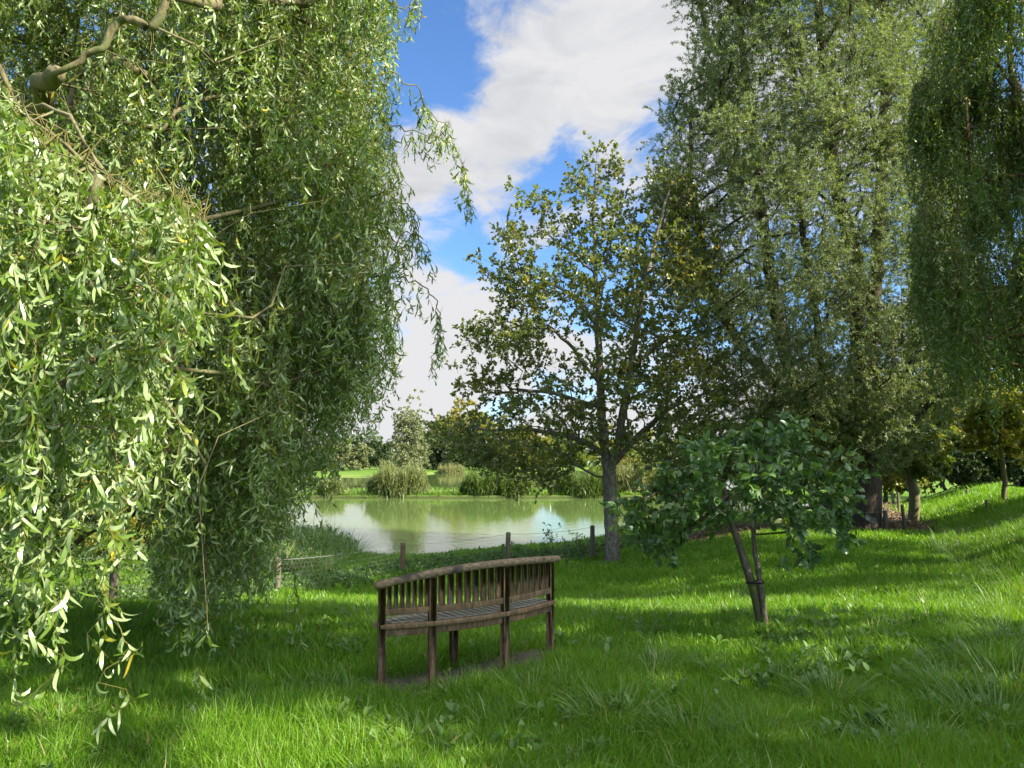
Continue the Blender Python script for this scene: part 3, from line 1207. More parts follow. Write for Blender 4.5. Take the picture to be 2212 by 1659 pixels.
def curly_willow_right():
    cx, cy = 10.1, 12.2
    root = empty('curly_willow', (cx, cy, gz(cx, cy)), 'green curly willow, leaves coloured darker for shade, drooping beside the grassy bank, its trunk out of view', 'tree', 'curly willows')
    ly = np.array([-900, 0, 60, 150, 200, 300, 400, 500, 600, 700, 800, 900, 1000])
    lx = np.array([2110, 2105, 2060, 2068, 2020, 2002, 1992, 1985, 1998, 1985, 2045, 2015, 2060])
    tops, lens = [], []
    while len(tops) < 12000:
        if rng.random() < .012 or not tops:
            a = rng.uniform(0, 2 * PI)
            off = max(-30, rng.normal() * 45 + 12)
            rr0 = 4.3 * math.sqrt(rng.uniform(.10, 1))
            zf = rng.random()
        hr = abs(rng.normal()) * .40
        ha = rng.uniform(0, 2 * PI)
        x, y = cx + rr0 * math.cos(a) + hr * math.cos(ha), cy + rr0 * math.sin(a) + hr * math.sin(ha)
        top = 14.0 * math.sqrt(max(1 - (rr0 / 5.3) ** 2, .05))
        z = 3.0 + zf * (top - 3.0) - hr * .9 + rng.normal() * .25
        if z < 2.1:
            continue
        u = 1106 + F * x / y
        v = 985 - (z - CAMZ) * F / y
        if u < np.interp(v, ly, lx) + 16 + off + abs(rng.normal() * 8) or v > 985:
            continue
        ln = rng.uniform(.35, 1.4)
        if u > 2400 and rng.random() < .25:
            continue
        tops.append((x, y, z + .45 * ln))
        lens.append(ln)
    tops, lens = np.array(tops), np.array(lens)
    sk = Skel()
    b = np.array(root.location)
    tr = sk.chain([b + (0, 0, -.1), b + (-.1, 0, 1.2), b + (-.2, .1, 3), b + (-.1, .1, 5), b + (0, .2, 8)], sub=4, wander=.03)
    sk.grow(cluster_points(tops, .8), up=.35, wl=.12, wander=.08, step=.4, rise=.4)
    r = sk.radii(.28, .005, 2.3, flare=.3)
    wood, leaves, twigs = Geo(), Geo(), Geo()
    sk.mesh(wood, r)
    strands(leaves, twigs, tops, lens, sk.p[:sk.n], .026, .120, .0215, 3, curl=3.8, drift=.6, amp=.05, stem_r=.003)
    wood.build('trunk', M['bark_old'], root, True)
    leaves.build('crown', M['leaf_curly_shaded'], root)
    twigs.build('twigs', M['yellow_twig'], root, True)


curly_willow_right()


# ------------------------------------------------------------------ the big white willow
def white_willow():
    Y0 = 21.0
    x0 = (1862 - 1106) / F * Y0
    root = empty('white_willow', (x0, Y0, gz(x0, Y0)), 'tall many-stemmed willow with silvery fine leaves and thick dark trunk by the leaf-strewn path', 'tree')
    out = [(1530, -420), (1500, -60), (1490, 80), (1478, 170), (1442, 230), (1432, 270), (1455, 330), (1440, 380), (1430, 450), (1450, 560), (1480, 660), (1500, 760), (1520, 850), (1580, 920), (1680, 955), (1760, 985), (1850, 1012),
           (1930, 990), (2010, 950), (2080, 880), (2120, 700), (2090, 500), (2065, 300), (2062, 100), (2070, -60), (2020, -420), (1900, -640), (1650, -640)]
    windows = [(1590, 605, 60, 30, .25), (1930, 615, 60, 55, .2), (1755, 480, 22, 60, .3), (1600, 875, 60, 35, .3), (1690, 560, 30, 25, .4), (1560, 330, 25, 25, .4), (1780, 900, 30, 40, .5), (1640, 420, 18, 30, .4), (1850, 560, 20, 40, .3), (1500, 250, 20, 25, .5)]
    att = outline_points(out, 5600, Y0, 3.8, windows, .3)
    q = att * np.array([1.0, 1.0, .85])
    nz = np.sin(1.9 * q[:, 0] + 1.6 * np.sin(1.3 * q[:, 1])) * np.sin(1.7 * q[:, 2] + 1.4 * np.sin(1.5 * q[:, 0])) + .6 * np.sin(3.1 * q[:, 1] + 2.0 * np.sin(2.3 * q[:, 2]) + 3.7 * q[:, 0])
    low = sstep(9.0, 5.0, att[:, 2]) if False else np.clip((8.0 - att[:, 2]) / 4, 0, 1)
    att = att[(nz > .20 - .22 * low) | (rng.random(len(att)) < .10)][:2500]
    sk = Skel()
    b = np.array(root.location)
    base = sk.chain([b + (-.05, 0, -.15), b + (0, 0, .5), b + (.05, 0, 1.3)], sub=3)
    j = base[-1]
    for st in ([(1872, 960), (1880, 850), (1886, 700), (1895, 560), (1905, 400), (1915, 200), (1900, -100), (1880, -400)],
               [(1850, 960), (1846, 820), (1852, 680), (1850, 560), (1810, 420), (1790, 250), (1770, 50), (1740, -300)],
               [(1815, 965), (1760, 900), (1715, 830), (1690, 740), (1672, 640), (1660, 560), (1640, 420), (1620, 250), (1600, 60), (1590, -200)],
               [(1900, 940), (1935, 870), (1965, 780), (1985, 680), (1998, 560), (2010, 400), (2020, 200)],
               [(1830, 940), (1790, 860), (1770, 760), (1758, 640), (1740, 540), (1730, 420), (1720, 240), (1700, 0)],
               [(1790, 955), (1700, 925), (1620, 860), (1560, 790), (1520, 700)],
               [(1910, 960), (1970, 910), (2030, 840), (2070, 760)],
               [(1720, 880), (1650, 800), (1590, 730), (1530, 600), (1500, 420), (1490, 260)]):
        dy = rng.uniform(-1.6, 1.2)
        n = len(st)
        sk.chain([P(u, v, Y0 + dy * i / n * 1.6) for i, (u, v) in enumerate(st)], j, 4, .03)
    tips = sk.grow(att, up=.7, wl=.10, wander=.10, step=.45, rise=.35)
    r = sk.radii(.40, .007, 2.5, flare=.3)
    wood, leaves = Geo(), Geo()
    sk.mesh(wood, r, big=12)
    par = sk.par[tips]
    dirs = norm(sk.p[tips] - sk.p[np.maximum(par, 0)])
    k = 12
    base_p = np.repeat(att, k, 0) + rng.normal(size=(len(att) * k, 3)) * .20
    dd = norm(np.repeat(dirs, k, 0) * .5 + rand_unit(len(base_p)) * .9 + np.array([0, 0, .40]))
    tb = np.repeat(rng.uniform(.1, .9, len(att)), k)
    twig_leaves(leaves, wood, base_p, dd, rng.uniform(.30, .70, len(base_p)), 44, .092, .0200, up=.15, sag=.15, spread=.75, tb=tb)
    wood.build('trunk', M['bark_willow'], root, True)
    leaves.build('crown', M['leaf_willow'], root)


white_willow()


# ------------------------------------------------------------------ alder at the pond fence
def alder():
    Y0 = 19.4
    x0 = (1320 - 1106) / F * Y0
    root = empty('alder_tree', (x0, Y0, gz(x0, Y0)), 'airy round-leaved tree with lichened forked trunk standing by the pond fence behind the bench', 'tree')
    out = [(1288, 285), (1262, 330), (1240, 375), (1205, 430), (1135, 395), (1108, 408), (1150, 455), (1085, 485), (1075, 510), (1140, 560), (1035, 548), (1030, 565), (1100, 640), (1055, 690), (1000, 712), (1050, 770), (1105, 800),
           (995, 800), (992, 840), (1060, 865), (1060, 905), (950, 925), (955, 965), (1050, 1005), (1160, 1050), (1230, 1035), (1270, 985), (1310, 960), (1350, 970), (1400, 1030), (1500, 1000), (1560, 930), (1560, 800), (1535, 700), (1500, 560), (1530, 430), (1480, 342), (1425, 348), (1385, 425), (1345, 420), (1320, 300)]
    out = [(u, 1000 + (v - 1000) * .955) for u, v in out]
    windows = [(1270, 760, 45, 40, .15), (1200, 650, 30, 25, .5), (1160, 830, 50, 25, .25), (1330, 650, 20, 40, .3), (1385, 470, 28, 40, .4), (1200, 760, 35, 28, .2), (1170, 540, 28, 25, .4), (1330, 900, 28, 40, .3), (1225, 960, 30, 16, .3), (1420, 930, 24, 30, .5), (1480, 1020, 60, 20, .3)]
    att = outline_points(out, 760, Y0, 2.6, windows, .2)
    att = np.vstack([att, outline_points([(1370, 480), (1500, 400), (1560, 640), (1575, 900), (1500, 985), (1380, 950), (1350, 700)], 110, Y0 - .3, 2.2)])
    # the tips of the side branches that give the tree its ragged outline
    tipsx = [(1290, 326), (1272, 352), (1303, 352), (1112, 405), (1160, 430), (1035, 556), (1080, 575), (1080, 500), (1110, 510), (1004, 714), (1040, 740), (996, 806), (1000, 835), (1030, 800), (955, 935), (985, 950), (1480, 348), (1440, 350), (1520, 425), (1550, 600), (1240, 390), (1190, 440), (1130, 590), (1060, 690), (1400, 380)]
    att = np.vstack([att, [P(u, v, Y0 + rng.uniform(-.6, .6)) for u, v in tipsx]])
    sk = Skel()
    b = np.array(root.location)
    base = sk.chain([b + (0, 0, -.15), P(1322, 1150, Y0), P(1318, 1080, Y0), P(1316, 1020, Y0)], sub=4, wander=.01)
    sk.chain([P(1303, 950, Y0), P(1298, 860, Y0), P(1295, 760, Y0), P(1290, 650, Y0), P(1284, 540, Y0), P(1282, 450, Y0), P(1288, 350, Y0)], base[-1], 4, .015)
    sk.chain([P(1335, 960, Y0 - .3), P(1352, 860, Y0 - .6), P(1372, 740, Y0 - .8), P(1392, 620, Y0 - .9), P(1420, 500, Y0 - .9), P(1450, 390, Y0 - .8)], base[-1], 4, .015)
    for path in ([(1296, 830), (1250, 770), (1200, 715), (1150, 690)], [(1292, 700), (1240, 640), (1180, 610), (1110, 585)], [(1288, 600), (1230, 540), (1170, 500)], [(1310, 985), (1250, 950), (1160, 930), (1060, 930)],
                 [(1320, 1000), (1390, 930), (1450, 880), (1520, 850)], [(1360, 800), (1430, 740), (1500, 700)], [(1300, 880), (1200, 850), (1100, 840)]):
        pp = [P(u, v, Y0 + .35 * i * rng.uniform(-1, 1)) for i, (u, v) in enumerate(path)]
        jn = int(np.argmin(np.linalg.norm(sk.p[:sk.n] - pp[0], axis=1)))
        sk.chain(pp[1:], jn, 4, .02)
    tips = sk.grow(att, up=.5, wl=.10, wander=.06, step=.3, rise=.12)
    r = sk.radii(.185, .005, 2.5, flare=.35)
    wood, leaves = Geo(), Geo()
    sk.mesh(wood, r, big=12)
    dirs = norm(sk.p[tips] - sk.p[np.maximum(sk.par[tips], 0)])
    k = 5
    n0 = len(att)
    base_p = np.repeat(att, k, 0) + rng.normal(size=(n0 * k, 3)) * .10
    dd = norm(np.repeat(dirs, k, 0) * .6 + rand_unit(n0 * k) * .8 + np.array([0, 0, .25]))
    tb = np.repeat(rng.uniform(.1, .9, n0), k)
    twig_leaves(leaves, wood, base_p, dd, rng.uniform(.22, .5, n0 * k), 12, .096, .070, up=.05, sag=.05, spread=.9, kind='rib', curl=.5, tb=tb, twig_r=.005)
    wood.build('trunk', M['bark_alder'], root, True)
    leaves.build('crown', M['leaf_alder'], root)


alder()


# ------------------------------------------------------------------ young apple tree
def apple():
    Y0 = 7.55
    b = P(1648, 1345, Y0)
    b[2] = gz(b[0], b[1])
    root = empty('apple_tree', b, 'small leaning fruit tree with big dark leaves and two stems tied by a black strap', 'tree')
    out = [(1690, 930), (1620, 932), (1560, 965), (1505, 965), (1470, 1005), (1425, 1020), (1395, 1065), (1345, 1085), (1345, 1130), (1400, 1175), (1440, 1185), (1480, 1150), (1540, 1140), (1600, 1110), (1660, 1110), (1695, 1150), (1720, 1190), (1750, 1130), (1800, 1160), (1825, 1160), (1832, 1090), (1875, 1035), (1835, 985), (1790, 1000), (1760, 1000), (1742, 930)]
    out = [(1610 + (u - 1610) * .88, 1050 + (v - 1050) * .94) for u, v in out]
    att = outline_points(out, 125, Y0, .85, [(1460, 1130, 40, 25, .3), (1560, 1090, 20, 20, .4), (1690, 1090, 40, 20, .5)], .2)
    att = np.vstack([att, [P(u, v, Y0 + rng.uniform(-.3, .3)) for u, v in ((1735, 935), (1690, 925), (1845, 1035), (1825, 1005), (1350, 1095), (1352, 1125), (1425, 1180), (1450, 1190), (1725, 1195), (1740, 1185), (1820, 1170), (1825, 1150), (1500, 965), (1565, 960), (1830, 1110))]])
    sk = Skel()
    s1 = sk.chain([P(1648, 1372, Y0), P(1632, 1290, Y0), P(1616, 1235, Y0), P(1598, 1180, Y0), P(1581, 1130, Y0), P(1572, 1085, Y0), P(1560, 1040, Y0 + .1)], sub=4, wander=.002)
    n1 = sk.n
    s2 = sk.chain([P(1656, 1374, Y0 - .05), P(1646, 1290, Y0 - .04), P(1638, 1235, Y0 - .03), P(1630, 1180, Y0), P(1628, 1130, Y0), P(1640, 1070, Y0), P(1655, 1010, Y0), P(1668, 960, Y0)], sub=4, wander=.003)
    sk.grow(att, up=.0, wl=.12, wander=.03, step=.16, first=21, rise=.45)
    r = sk.radii(.040, .003, 2.6)
    for a, ix in ((.050, s1), (.031, s2)):
        for i, k in enumerate(ix):
            r[k] = a * (1 - .6 * i / len(ix))
    # sit on the ground
    zoff = 0.0
    wood, leaves = Geo(), Geo()
    sk.mesh(wood, r, big=12)
    n0 = len(att)
    k = 6
    base_p = np.repeat(att, k, 0) + rng.normal(size=(n0 * k, 3)) * .05
    cen = att.mean(0) - np.array([0, 0, .3])
    dd = norm(norm(np.repeat(att, k, 0) - cen) * .7 + rand_unit(n0 * k) * .8 + np.array([0, 0, .2]))
    tb = np.repeat(rng.uniform(.1, .9, n0), k)
    twig_leaves(leaves, wood, base_p, dd, rng.uniform(.06, .18, n0 * k), 5, .098, .054, up=.0, sag=.1, spread=.95, kind='fold', curl=1.0, tb=tb, twig_r=.003, droop=.28)
    wood.build('trunk', M['bark_apple'], root, True)
    leaves.build('crown', M['leaf_apple'], root, True)
    # strap round both stems
    g = Geo()
    p1 = sk.p[s1[8]]
    p2 = sk.p[s2[8]]
    c = (p1 + p2) / 2
    c[2] = P(1632, 1257, Y0)[2]
    p1 = P(1622, 1257, Y0)
    p2 = P(1641, 1257, Y0 - .03)
    ax = norm(p2 - p1)
    ay = np.array([-ax[1], ax[0], 0])
    half = np.linalg.norm(p2 - p1) / 2
    c = (p1 + p2) / 2
    th = np.linspace(0, 2 * PI, 25)[:-1]
    for s in (0,):
        ring_o, ring_i = [], []
        for t in th:
            ex = half * (1 if math.cos(t) > 0 else -1)
            rr = .040 if math.cos(t) > 0 else .047
            base = c + ax * ex + (ax * math.cos(t) + ay * math.sin(t)) * rr
            ring_o.append(base)
        ring_o = np.array(ring_o)
        up = np.array([0, 0, .014])
        ctr = ring_o.mean(0)
        inn = ctr + (ring_o - ctr) * .93
        V = np.concatenate([ring_o - up, ring_o + up, inn + up, inn - up])
        n = len(th)
        i = np.arange(n)
        i2 = (i + 1) % n
        Fq = np.concatenate([np.stack([i + a * n, i2 + a * n, i2 + bq * n, i + bq * n], -1) for a, bq in ((0, 1), (1, 2), (2, 3), (3, 0))])
        g.add(V, Fq)
    g.build('strap', M['strap'], root)


apple()


# ------------------------------------------------------------------ generic trees and shrubs farther off
def leafy(name, label, cat, x, y, h, w, mat, n_att, k, nl, ll, lw, trunk_h=.2, bark='bark_alder', group=None, depth=None, droop=0.0, up=.3, shape=1.0, base_r=None, lean=0.0, wood_twigs=True, narrow=.0):
    z = float(gz(x, y))
    if y > 130:
        w = w * 1.25
    root = empty(name, (x, y, z), label, cat, group)
    cz0 = z + h * trunk_h
    ch = h * (1 - trunk_h)
    depth = w if depth is None else depth
    n = n_att
    nl = int(nl * 2.0)
    ll, lw = ll * 1.2, lw * 1.35
    d = rand_unit(n)
    rr = rng.uniform(.25, 1, n) ** .5
    lump = 1 + .22 * np.sin(d[:, 0] * 5 + x) * np.sin(d[:, 2] * 4 + y) + .12 * np.sin(d[:, 1] * 7 + d[:, 2] * 5 + 2 * x)
    d = d * (rr * lump)[:, None]
    tz = (d[:, 2] + 1) / 2
    nf = 1 - narrow * np.clip(tz, 0, 1)
    att = np.stack([x + lean * tz * h + d[:, 0] * w / 2 * nf, y + d[:, 1] * depth / 2 * nf, cz0 + np.clip(tz, .02, 1.1) * ch], -1)
    sk = Skel()
    ht = max(h * trunk_h, .25)
    sk.chain([(x, y, z - .1), (x + .02 * h, y, z + ht * .6), (x + lean * h * .3, y, z + ht * 1.2), (x + lean * h * .6, y, z + h * .6), (x + lean * h, y, z + h * .88)], sub=3, wander=.01 * h)
    tips = sk.grow(att, up=.6, wl=.1, wander=.02 * h, step=max(.25, h * .09), rise=.25)
    r = sk.radii(base_r or h * .022, max(.004, h * .0007), 2.3, flare=.2)
    wood, leaves = Geo(), Geo()
    sk.mesh(wood, r, big=8)
    dirs = norm(sk.p[tips] - sk.p[np.maximum(sk.par[tips], 0)])
    bp = np.repeat(att, k, 0) + rng.normal(size=(n * k, 3)) * .05 * h * .5
    dd = norm(np.repeat(dirs, k, 0) * .5 + rand_unit(n * k) * .8 + np.array([0, 0, up]))
    tb = np.repeat(rng.uniform(.1, .9, n), k)
    twig_leaves(leaves, wood if wood_twigs else None, bp, dd, rng.uniform(.5, 1.2, n * k) * h * .085, nl, ll, lw, up=.1, sag=.1 + droop, spread=.9, tb=tb, droop=droop, twig_r=.0012 * h)
    wood.build('trunk', M[bark], root, True)
    leaves.build('crown', mat, root)
    return root


def xat(u, Y):
    return (u - 1106) / F * Y


def top_h(v, Y, x):
    return CAMZ + (985 - v) / F * Y - float(gz(x, Y))


# right hand background: sunlit trees behind the bank and the path
for (nm, lab, u, Y, v, w, mt, n, dr, nar) in (
        ('small_tree', 'small yellow-green tree with short lit trunk beside the leaf-strewn path', 1962, 23.5, 880, 2.6, 'leaf_mid', 70, .1, .2),
        ('small_tree', 'thin sapling with drooping yellowish shoots on the edge of the bank', 2159, 21.5, 845, 2.2, 'leaf_yellow', 46, .35, .2),
        ('broad_tree', 'sunlit yellow-green tree behind the small lit trunk by the path', 1955, 44, 800, 9, 'leaf_yellow', 110, .0, .1),
        ('broad_tree', 'golden tinged tree at the back of the mown lawn', 2085, 38, 800, 7, 'leaf_yellow', 110, .0, .1),
        ('broad_tree', 'tall green tree behind the golden one at the back of the lawn', 2190, 48, 680, 12, 'leaf_mid', 130, .0, .1),
        ('broad_tree', 'green tree showing between big dark trunk and fruit tree', 1820, 52, 850, 9, 'leaf_mid', 100, .0, .1),
        ('broad_tree', 'dark green tree low behind the fruit tree and pond end', 1640, 62, 880, 11, 'leaf_dark', 100, .0, .1),
        ('broad_tree', 'dark leafy tree across the pond end between airy tree and fruit tree', 1480, 66, 890, 10, 'leaf_dark', 100, .0, .1)):
    x = xat(u, Y)
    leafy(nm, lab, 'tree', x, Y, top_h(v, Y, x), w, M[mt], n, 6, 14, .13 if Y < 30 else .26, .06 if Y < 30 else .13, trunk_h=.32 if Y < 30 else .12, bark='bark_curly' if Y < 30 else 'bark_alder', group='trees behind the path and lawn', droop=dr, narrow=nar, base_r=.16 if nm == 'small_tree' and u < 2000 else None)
leafy('broad_tree', 'unseen leafy tree beside the viewpoint, added to shade bench and lawn', 'tree', 9.6, 1.9, 12.4, 7.6, M['leaf_mid'], 175, 6, 12, .17, .095, trunk_h=.12, narrow=.58, group='trees behind the path and lawn')  # out-of-view tree added to cast shade over the foreground and bench
for (lab, u, Y, v, w, mt, n) in (('yellow-green bushy tree hiding the far end of the path', 1905, 40, 860, 5.5, 'leaf_yellow', 90), ('mid green bushy tree between the small lit trunk and the bank top', 2030, 35, 900, 5.0, 'leaf_mid', 90),
                              ('bright bushy tree behind the drooping sapling', 2130, 35, 870, 5.5, 'leaf_yellow', 90), ('green bushy tree behind the lawn at the frame edge', 2230, 34, 850, 6, 'leaf_mid', 90),
                              ('wide green bush across the pond end, left of the fruit tree crown', 1450, 61, 945, 8, 'leaf_mid', 90), ('olive bush across the pond end, behind the fruit tree crown', 1590, 58, 935, 8, 'leaf_olive', 90), ('dark bush across the pond end beside the big trunk', 1730, 56, 930, 8, 'leaf_dark', 90)):
    x = xat(u, Y)
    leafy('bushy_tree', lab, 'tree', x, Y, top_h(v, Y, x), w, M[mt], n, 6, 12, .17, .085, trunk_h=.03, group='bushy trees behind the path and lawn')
leafy('broad_tree', 'unseen leafy tree above the bank, added to shade the big willow trunk', 'tree', 17.2, 17.3, 9.0, 4.2, M['leaf_mid'], 110, 6, 14, .2, .11, trunk_h=.15, group='trees behind the path and lawn')  # unseen too: placed so that its shadow falls on the white willow's trunk
# dark hedge along the back of the lawn
for i, (u, Y, lab) in enumerate(((2100, 31, 'dark clipped shrub at the back of the lawn under the golden tree'), (2190, 30.5, 'dark shrub right of the drooping sapling at the lawn edge'), (2290, 30, 'dark shrub at the lawn edge, mostly beyond the view'))):
    x = xat(u, Y)
    leafy('shrub', lab, 'shrub', x, Y, 1.9, 2.6, M['leaf_dark'], 60, 6, 12, .13, .07, trunk_h=.04, group='shrubs at the back of the lawn')

# bushes beyond the ditch on the left, and trees behind them
LB = ((-15, 20.0, 2.1, 3.0, 'leaf_mid', 'bushy green shrub on the far ditch bank, farthest along at the frame edge'), (-12.3, 20.4, 1.8, 2.8, 'leaf_yellow', 'yellow-green shrub on the far ditch bank under the near willow shoots'),
      (-10.0, 19.8, 1.7, 2.5, 'leaf_yellow', 'bright yellow-green shrub facing the bare patch of ditch water'), (-8.4, 20.6, 1.6, 2.3, 'leaf_mid', 'mid green shrub between the yellow shrubs and the grassy point'), (-7.6, 22.6, 1.2, 2.0, 'leaf_mid', 'low green shrub behind the grassy point of the bank'))
for (x, y, h, w, mt, lab) in LB:
    leafy('shrub', lab, 'shrub', x, y, h, w, M[mt], 60, 6, 14, .075, .042, trunk_h=.03, group='shrubs along the ditch')
for (u, Y, v, w, mt, lab) in ((60, 40, 900, 8, 'leaf_yellow', 'yellow-green tree seen low through the near willow shoots'), (240, 46, 945, 8, 'leaf_mid', 'green tree seen through the gap in the weeping willow'), (430, 50, 950, 8, 'leaf_olive', 'olive tree hidden behind the dark middle of the weeping willow'),
                          (-150, 42, 880, 9, 'leaf_mid', 'green tree beyond the left frame edge behind the ditch shrubs')):
    x = xat(u, Y)
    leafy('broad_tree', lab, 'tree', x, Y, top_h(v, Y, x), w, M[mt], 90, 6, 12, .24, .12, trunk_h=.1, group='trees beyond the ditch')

# far bank across the ponds
FT = ((880, 76, 868, 4.2, 'leaf_olive', .35, 'pale feathery tree with drooping twigs rising behind the big reed clump', .35, 150, .16),
      (742, 150, 955, 9, 'leaf_olive', .0, 'round olive tree on the far shore with a dark hollow under its crown', .1, 110, .40),
      (690, 155, 965, 8, 'leaf_olive', .0, 'low olive tree left of the round one on the far shore', .1, 80, .40),
      (800, 165, 952, 8, 'leaf_dark', .0, 'dark tree between the round olive tree and the feathery tree', .1, 90, .42),
      (1012, 180, 874, 15, 'leaf_yellow', .0, 'tallest tree of the far shore, yellow-green and domed', .15, 190, .46),
      (968, 182, 905, 9, 'leaf_mid', .0, 'green tree leaning on the left side of the domed yellow tree', .1, 110, .44),
      (925, 172, 932, 8, 'leaf_dark', .0, 'dark round tree right behind the feathery tree', .1, 110, .42),
      (962, 160, 945, 9, 'leaf_dark', .0, 'dark tree below the domed yellow tree, over a strip of bright grass', .1, 110, .42),
      (1062, 165, 925, 11, 'leaf_dark', .0, 'dark tree at the right foot of the domed yellow tree', .1, 110, .44),
      (1130, 150, 925, 10, 'leaf_yellow', .0, 'yellowish tree showing under the lowest branch of the airy tree', .1, 110, .40),
      (1215, 150, 935, 10, 'leaf_mid', .0, 'green tree on the far shore just left of the lichened trunk', .1, 110, .40),
      (1350, 140, 930, 11, 'leaf_yellow', .0, 'yellow-green tree on the far shore right of the lichened trunk', .1, 110, .40),
      (590, 140, 940, 10, 'leaf_mid', .0, 'green tree on the far shore at the hanging edge of the weeping willow', .1, 100, .40),
      (480, 150, 935, 10, 'leaf_olive', .0, 'olive tree on the far shore behind the weeping willow', .1, 90, .42))
for (u, Y, v, w, mt, dr, lab, nar, n, ll) in FT:
    x = xat(u, Y)
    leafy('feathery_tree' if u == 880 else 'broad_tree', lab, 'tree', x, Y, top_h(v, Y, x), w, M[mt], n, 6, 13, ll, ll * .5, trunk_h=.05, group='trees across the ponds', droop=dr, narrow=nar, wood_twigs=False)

# one far wood along the horizon
g = Geo()
n = 42000
a = rng.uniform(-1.0, 1.0, n)
R = rng.uniform(195, 225, n)
ht = 5.5 + 2.5 * np.sin(a * 23) + 2 * np.sin(a * 61 + 1) + 1.5 * np.sin(a * 130)
zz = -1.2 + ht * rng.random(n)
p = np.stack([R * np.sin(a), R * np.cos(a), zz], -1)
V, Fq, k = rhombs(p, norm(rand_unit(n) + np.array([0, 0, .3])), rand_unit(n), rng.uniform(.8, 1.5, n), rng.uniform(.5, 1.0, n))
tint = rng.random(n)
g.add(V, Fq, tint)
tag(g.build('woods', M['leaf_dark']), 'dark line of woods far off along the horizon', 'woods', kind='stuff')


# reeds
def reed_clump(label, u0, u1, vtop, Y, n, green=.5, dep=2.2, mat='reed'):
    x0, x1 = xat(u0, Y), xat(u1, Y)
    cx = (x0 + x1) / 2
    z0 = float(gz(cx, Y + .6))
    root = empty('reed_clump', (cx, Y, z0), label, 'reeds', 'reed clumps on the far bank')
    h = CAMZ + (985 - vtop) / F * Y - z0
    g = Geo()
    w = (x1 - x0) / 2
    t = np.clip(rng.uniform(-1, 1, n) + rng.normal(size=n) * .10, -1.25, 1.25)
    x = cx + w * t
    y = Y + dep * rng.uniform(-.5, .5, n) * np.sqrt(np.clip(1 - t * t, .1, 1))
    z = np.maximum(gz(x, y), ZW) - .03
    hh = 1.2 * h * np.sqrt(np.clip(1.02 - .55 * np.abs(t) ** 3, .1, 1)) * (.80 + .16 * np.sin(t * 7 + u0) + .12 * np.sin(t * 17 + 2 * u0)) * rng.uniform(.40, 1.08, n) ** .8
    D = norm(np.stack([rng.normal(size=n) * .13 + t * .18, rng.normal(size=n) * .13, np.ones(n)], -1))
    V, Fq, k = ribbons(np.stack([x, y, z], -1), D, perp(D), hh, rng.uniform(.04, .075, n), rng.uniform(.1, .7, n), 3, prof=np.array([.6, 1, .8, .1]))
    g.add(V, Fq, np.repeat(np.clip(rng.normal(size=n) * .22 + green, 0, 1), k))
    m = n * 6
    i = rng.integers(0, n, m)
    f = rng.uniform(.3, .95, m)
    pb_ = np.stack([x, y, z], -1)[i] + D[i] * (hh[i] * f)[:, None]
    Dl = norm(rand_unit(m) + np.array([0, 0, .25]))
    V, Fq, k = ribbons(pb_, Dl, norm(rand_unit(m) * .4 + np.array([0, 0, 1])), rng.uniform(.3, .65, m), rng.uniform(.035, .06, m), -rng.uniform(.3, 1.3, m), 2)
    g.add(V, Fq, np.repeat(np.clip(rng.normal(size=m) * .22 + green, 0, 1), k))
    g.build('foliage', M[mat], root)


for a in (('largest reed clump on the strip between the ponds, under the feathery tree', 808, 915, 1004, 58.8, 1800, .55, 3.0), ('dark reed clump with bright right side between the ponds, left of the airy tree', 1004, 1085, 1018, 58.2, 1100, .2, 2.2, 'leaf_mid'),
          ('green leafy reed clump between the ponds, joined to the darker clump beside it', 1075, 1142, 1024, 58.0, 900, .35, 2.0, 'leaf_mid'), ('wide dark reed clump between the ponds, behind the lichened trunk', 1205, 1320, 1016, 58.4, 1200, .2, 2.4, 'leaf_mid'),
          ('pale reed clump between the ponds, right of the lichened trunk', 1325, 1420, 1000, 60, 1100, .7, 2.4), ('small low reed tuft at the hanging edge of the weeping willow', 695, 742, 1036, 58.3, 450, .4, 1.6), ('thin pale reeds on the far shore of the second pond', 950, 1000, 1008, 139, 350, .8, 3), ('short pale reeds beside the white post', 1215, 1245, 1032, 62, 250, .8, 1.5)):
    reed_clump(*a)

# ------------------------------------------------------------------ fence and posts


def post_mesh(x, y, h, r, lean=(0, 0), sides=9):
    z = float(gz(x, y))
    g = Geo()
    pts = np.array([(x + lean[0] * t * h, y + lean[1] * t * h, z - .15 + t * (h + .15)) for t in (0, .3, .6, .9, .985, 1)])
    add_tube(g, pts, r * np.array([1.05, 1.0, .99, .97, .93, .75]) * rng.uniform(.97, 1.03, 6), sides)
    return g, pts[-2]


FP = [(-8.8, 10.6), (-6.35, 12.35), (-4.42, 14.6), (-2.48, 17.5), (-.12, 18.8), (2.08, 19.9), (4.5, 20.7), (7.2, 20.3), (10.0, 20.6)]
root = empty('wire_fence', (*FP[4], gz(*FP[4])), 'low chicken-wire fence on round wooden posts between lawn and pond', 'fence')
tops_ = []
for i, (x, y) in enumerate(FP):
    new = i in (2, 3)
    gq, tp = post_mesh(x, y, (.80, .80, .72, .74, .84, .88, .70, .62, .55)[i], .058 if new else .062, (rng.normal() * .02, 0) if i != 4 else (.04, 0))
    o = gq.build('post', M['post_new'] if i == 3 else M['post'], root, True)
    if i == 3:
        o['label'] = 'orange-brown split post with a ragged top'
    tops_.append(np.array(tp))
tops_ = np.array(tops_)
g = Geo()
for i in range(len(FP) - 1):
    a, b = tops_[i] - (0, 0, .03), tops_[i + 1] - (0, 0, .03)
    t = np.linspace(0, 1, 9)
    sag = .05
    pts = a + (b - a) * t[:, None] - np.array([0, 0, 1]) * (4 * sag * t * (1 - t))[:, None]
    add_tube(g, pts, .0035, 4)
g.build('wire', M['wire'], root, True)
g = Geo()
